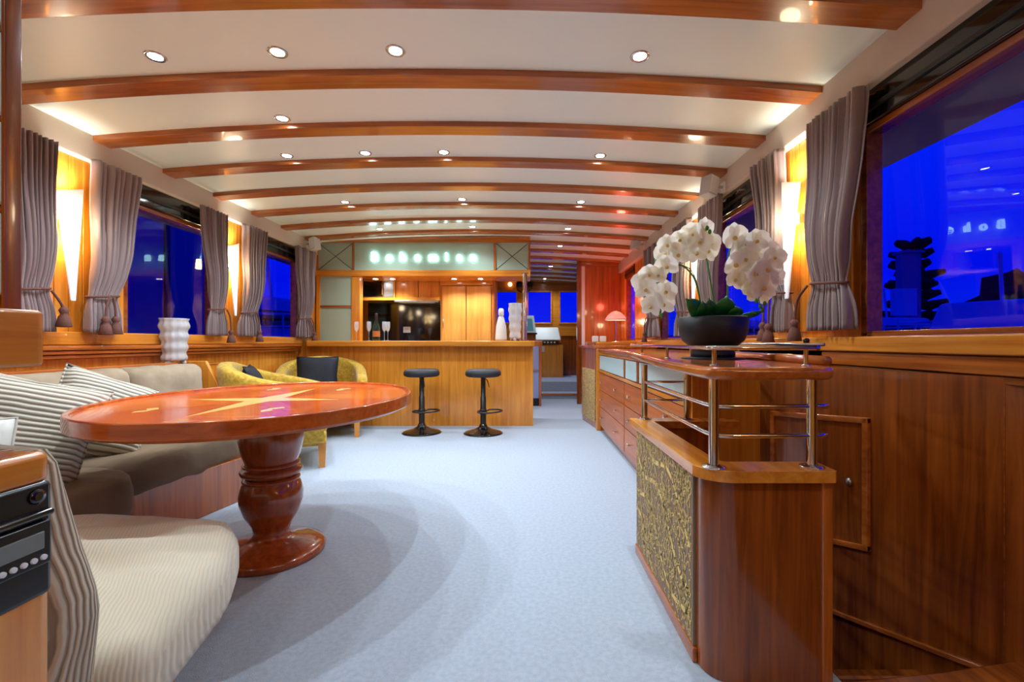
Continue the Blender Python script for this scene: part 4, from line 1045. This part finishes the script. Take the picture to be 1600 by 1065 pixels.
# ================================================================== NEAR LEFT CABINETS
lc = thing('stereo_cabinet', 'wooden cabinet at the left edge with a black stereo panel', 'cabinet', (-.9, .3, 0))
cp = roundpoly([(-1.3, -.3), (-.684, -.3), (-.684, .66), (-1.3, .66)], .02)
obj('carcass', prism(B(), cp, 0, .80), 'blond', lc, bevel=.002)
obj('cabinet_top', prism(B(), cp, .80, .845), 'teak_y', lc, bevel=.01, seg=3)
sp_ = obj('stereo_panel', bx(-.70, -.680, .40, .655, .643, .805), 'navyplastic', lc, bevel=.008, label='black plastic stereo front')
obj('stereo_bezel', bx(-.682, -.672, .44, .646, .690, .752), 'navyplastic', sp_, bevel=.004)
obj('slot', bx(-.682, -.670, .42, .648, .757, .766), 'black', sp_, bevel=.003)
obj('display', bx(-.674, -.6705, .44, .634, .714, .738), 'lcd', sp_, bevel=.001)
for k in range(8):
    y = .633-.0125*k; bm = lathe(B(), [(0, 0), (.0040, 0), (.0036, .003), (0, .0035)], n=12)
    bmesh.ops.transform(bm, matrix=Matrix.Translation((-.672, y, .702)) @ Matrix.Rotation(PI/2, 4, 'Y'), verts=bm.verts)
    obj('stereo_button', bm, 'white', sp_)
bm = lathe(B(), [(0, 0), (.011, 0), (.010, .003), (.004, .004), (0, .0025)], n=18)
bmesh.ops.transform(bm, matrix=Matrix.Translation((-.68, .632, .786)) @ Matrix.Rotation(PI/2, 4, 'Y'), verts=bm.verts); obj('round_catch', bm, 'black', sp_, smooth=True)
uc = thing('glazed_partition', 'tall thin wooden partition with white frosted panes at the left edge', 'partition', (-.9, .65, .966))
obj('bottom_block', prism(B(), roundpoly([(-1.3, -.3), (-.693, -.3), (-.693, .66), (-1.3, .66)], .015), .966, 1.046), 'teak_y', uc, bevel=.006)
obj('post', bx(-.736, -.73, .636, .66, 1.046, 2.30), 'mahog_z', uc, bevel=.003)
obj('back_board', bx(-1.5, -.736, .652, .66, 1.046, 2.30), 'mahog_z', uc)
for z0, z1 in ((1.068, 1.183), (1.196, 1.312), (1.322, 1.438), (1.45, 1.565)): obj('pane', bx(-1.45, -.736, .640, .650, z0, z1), 'frostb', uc, bevel=.004)
for z0 in (1.183, 1.312, 1.438, 1.565): obj('rail', bx(-1.45, -.736, .645, .652, z0+.002, z0+.010), 'mahog_y', uc)

# ================================================================== WHEELHOUSE
hm = thing('helm_console', 'white helm console on a wooden cabinet below the far windows', 'console', (.5, 9.8, .27))
obj('cabinet', bx(.30, .78, 9.6, 10.15, .27, .955), 'teak_z', hm, bevel=.004)
obj('instrument_strip', bx(.33, .68, 9.57, 9.62, .965, 1.045), 'black', hm, bevel=.004)
for k in range(4): obj('switch', bx(.37+.07*k, .41+.07*k, 9.56, 9.575, .99, 1.02), 'ghost', hm)
hexp = [(.0, 9.6, 1.05), (.74, 9.6, 1.05), (.74, 10.1, 1.05), (.0, 10.1, 1.05), (.0, 9.85, 1.33), (.70, 9.85, 1.33), (.70, 10.1, 1.33), (.0, 10.1, 1.33)]
obj('dash', hexa(B(), hexp), 'white', hm, bevel=.03, seg=3)
obj('outlet_plate', bx(.33, .39, 9.585, 9.6, .80, .92), 'ghost', hm, bevel=.005)
mo = thing('chart_display', 'beige framed instrument display standing on the helm', 'screen', (.12, 9.4, 1.2))
pts = [(-.02, 9.40, 1.20), (.21, 9.40, 1.20), (.21, 9.50, 1.20), (-.02, 9.50, 1.20), (-.02, 9.46, 1.56), (.16, 9.46, 1.56), (.16, 9.54, 1.56), (-.02, 9.54, 1.56)]
obj('housing', hexa(B(), pts), 'cream', mo, bevel=.01)
pts = [(-.0, 9.395, 1.25), (.155, 9.395, 1.25), (.155, 9.42, 1.25), (-.0, 9.42, 1.25), (.0, 9.445, 1.50), (.125, 9.445, 1.50), (.125, 9.47, 1.50), (.0, 9.47, 1.50)]
obj('screen', hexa(B(), pts), 'screen', mo)
obj('stand', bx(-.02, .23, 9.38, 9.58, 1.17, 1.2), 'blackm', mo, bevel=.004); obj('pedestal', bx(.0, .2, 9.45, 9.58, .27, 1.17), 'cherry_z', mo)
fn_ = thing('wall_fan', 'round black fan above the far windows', 'fan', (0, 10.1, 2.3))
c = P(819, 445, 10.05)
obj('fan_ring', tube(B(), [(c.x+.17*math.cos(2*PI*k/28), 10.05, c.z+.17*math.sin(2*PI*k/28)) for k in range(29)], .012, 6), 'blackm', fn_, smooth=True)
for dx in (-.11, .13):
    bm = lathe(B(), [(0, 0), (.075, 0), (.06, .06), (0, .07)], n=20); bmesh.ops.transform(bm, matrix=Matrix.Translation((c.x+dx, 10.12, c.z+.02)) @ Matrix.Rotation(PI/2, 4, 'X'), verts=bm.verts); obj('fan_motor', bm, 'blackm', fn_, smooth=True)
for k in range(3):
    a = k*2*PI/3+.4; obj('spoke', tube(B(), [(c.x, 10.06, c.z), (c.x+.165*math.cos(a), 10.06, c.z+.165*math.sin(a))], .01, 6), 'blackm', fn_)
c = P(797, 444, 10.1); bm = B(); bmesh.ops.create_uvsphere(bm, u_segments=14, v_segments=10, radius=.045); bmesh.ops.translate(bm, verts=bm.verts, vec=c)
tag(obj('globe_lamp', bm, 'amber', smooth=True), 'tiny glowing globe lamp above the far left window', 'lamp')

# ================================================================== OUTSIDE: HARBOUR AT DUSK
wt = obj('harbour_water', bx(-160, 200, -60, 260, -1.8, -1.6), 'water'); wt['kind'] = 'structure'
def boat(label, x, y, rz, L_=9, s=1.0):
    b = thing('motor_boat', label, 'boat', (0, 0, 0), 'moored motor boats')
    bm = B(); N = 12; R = []
    for i in range(N+1):
        t = i/N; wd = 1.5*min(1, (1.02-t)*2.2)**.6; sh = 1.2+.7*t*t; xx = (t-.5)*L_
        R.append([bm.verts.new(p) for p in ((xx, 0, -.4), (xx, wd*.7, 0), (xx, wd, sh), (xx, -wd, sh), (xx, -wd*.7, 0))])
    for a, c2 in zip(R, R[1:]):
        for k in range(5): bm.faces.new((a[k], a[(k+1) % 5], c2[(k+1) % 5], c2[k]))
    bm.faces.new(R[0]); bm.faces.new(R[-1][::-1]); bmesh.ops.recalc_face_normals(bm, faces=bm.faces[:])
    obj('hull', bm, 'boat', b)
    pts = [(-3.2, -1.2, 1.3), (2.0, -1.1, 1.3), (2.0, 1.1, 1.3), (-3.2, 1.2, 1.3), (-2.6, -.95, 2.7), (.5, -.85, 2.7), (.5, .85, 2.7), (-2.6, .95, 2.7)]
    obj('cabin', hexa(B(), pts), 'boat', b, bevel=.12, seg=3)
    for sg in (-1, 1):
        obj('cabin_window', hexa(B(), [(-2.5, sg*1.08-.04, 1.8), (1.2, sg*1.02-.04, 1.8), (1.2, sg*1.02+.04, 1.8), (-2.5, sg*1.08+.04, 1.8), (-2.3, sg*.98-.04, 2.3), (.6, sg*.93-.04, 2.3), (.6, sg*.93+.04, 2.3), (-2.3, sg*.98+.04, 2.3)]), 'black', b)
        rail = obj('railing', tube(B(), [(-4.0, sg*1.4, 2.1), (1.5, sg*1.35, 2.3), (4.0, sg*.3, 2.6)], .04, 6), 'boat', b)
        obj('railing', tube(B(), [(-4.0, sg*1.4, 1.75), (1.5, sg*1.35, 1.95), (4.0, sg*.3, 2.3)], .03, 6), 'boat', b)
        for k in range(7): obj('railing_post', tube(B(), [(-4+1.1*k, sg*(1.4 if k < 5 else 1.2-.3*(k-5)), 1.2), (-4+1.1*k, sg*(1.4 if k < 5 else 1.2-.3*(k-5)), 2.2)], .03, 6), 'boat', b)
    obj('mast', tube(B(), [(-1, 0, 2.7), (-1.2, 0, 4.2)], .05, 6), 'boat', b)
    b.location = (x, y, -1.2); b.rotation_euler = (0, 0, rz); b.scale = (s, s, s)
    return b
b1 = boat('white motor boat with deck railings outside the large right window', 22, 20.5, .5, s=1.45)
b2 = dup(b1, (29, 35, -1.2), .2, 'white boat moored further off beside the tall pine'); b2.scale = (1.5,)*3
b3 = dup(b1, (21, 44, -1.2), 2.6, 'white boat seen past the orchid flowers'); b3.scale = (1.6,)*3
b4 = dup(b1, (-12, 24, -1.2), 1.2, 'boat seen through the far left window'); b4.scale = (1.6,)*3
def blob(name, label, c, r, seed, cat='trees', n=3):
    bm = B(); bmesh.ops.create_icosphere(bm, subdivisions=n, radius=1)
    for v in bm.verts:
        k = 1+.35*mnoise.noise(v.co*2.2+Vector((seed, 0, 0)))+.15*mnoise.noise(v.co*6+Vector((seed, 3, 0)))
        v.co = Vector((v.co.x*r[0]*k+c[0], v.co.y*r[1]*k+c[1], v.co.z*r[2]*k+c[2]))
    tag(obj(name, bm, 'hedge', smooth=False), label, cat, 'dark trees on the far shore')
blob('shore_trees', 'dark trees on the shore behind the moored boat at right', (58, 52, 0), (13, 8, 5.5), 1)
blob('shore_trees', 'rounded dark tree clump far right above the deck railings', (66, 60, 2), (7, 6, 7.5), 2)
blob('shore_trees', 'low dark trees left of the tall pine', (47, 64, 0), (8, 6, 5.5), 3)
blob('shore_trees', 'dark trees low in the window behind the orchid', (36, 80, 0), (12, 8, 4.5), 4)
pn = thing('pine_tree', 'tall dark tiered pine on the shore beside the tower', 'tree', (50, 60, -1.6))
ty_ = 60; tx_ = (1428-822)/FX*ty_
obj('trunk', tube(B(), [(tx_, ty_, -1.6), (tx_, ty_, 14.6)], .35, 8, r2=.08), 'hedge', pn)
rnd = random.Random(3)
for k in range(9):
    z = 3+k*1.35
    for q in range(6):
        a = q*PI/3+k*.5+rnd.uniform(-.3, .3); L_ = (4.4-.25*k)*rnd.uniform(.55, 1)
        bm = B(); tube(bm, [(tx_, ty_, z), (tx_+L_*.5*math.cos(a), ty_+L_*.5*math.sin(a), z+.1), (tx_+L_*math.cos(a), ty_+L_*math.sin(a), z+.5)], lambda t: .12+.42*math.sin(t*PI*.9)+.1, 7)
        obj('bough', bm, 'hedge', pn)
tw = thing('harbour_tower', 'square blue grey harbour tower beyond the boats', 'tower', (32, 38, -1.6))
tx2 = (1419-822)/FX*38
obj('shaft', bx(tx2-.65, tx2+.65, 37.5, 38.5, -1.6, 8.4), 'dark_out', tw); obj('sign_box', bx(tx2-1.9, tx2-.1, 37.0, 37.5, 3.2, 5.4), 'boat', tw); obj('roof_cap', bx(tx2-.8, tx2+.8, 37.3, 38.7, 8.4, 8.6), 'dark_out', tw)
bl = thing('boat_shed', 'large dark boat shed outside the large left window', 'building', (-12, 10, -1.6))
obj('wall', bx(-18, -9, -6, 13.2, -1.6, 7.5), 'dark_out', bl)
for k in range(10): obj('roof_rib', bx(-9.02, -8.95, -5.8+1.9*k, -5.65+1.9*k, -1.6, 7.5), 'blackm', bl)
obj('roof', bx(-18.3, -8.8, -6.2, 13.4, 7.5, 7.8), 'blackm', bl)
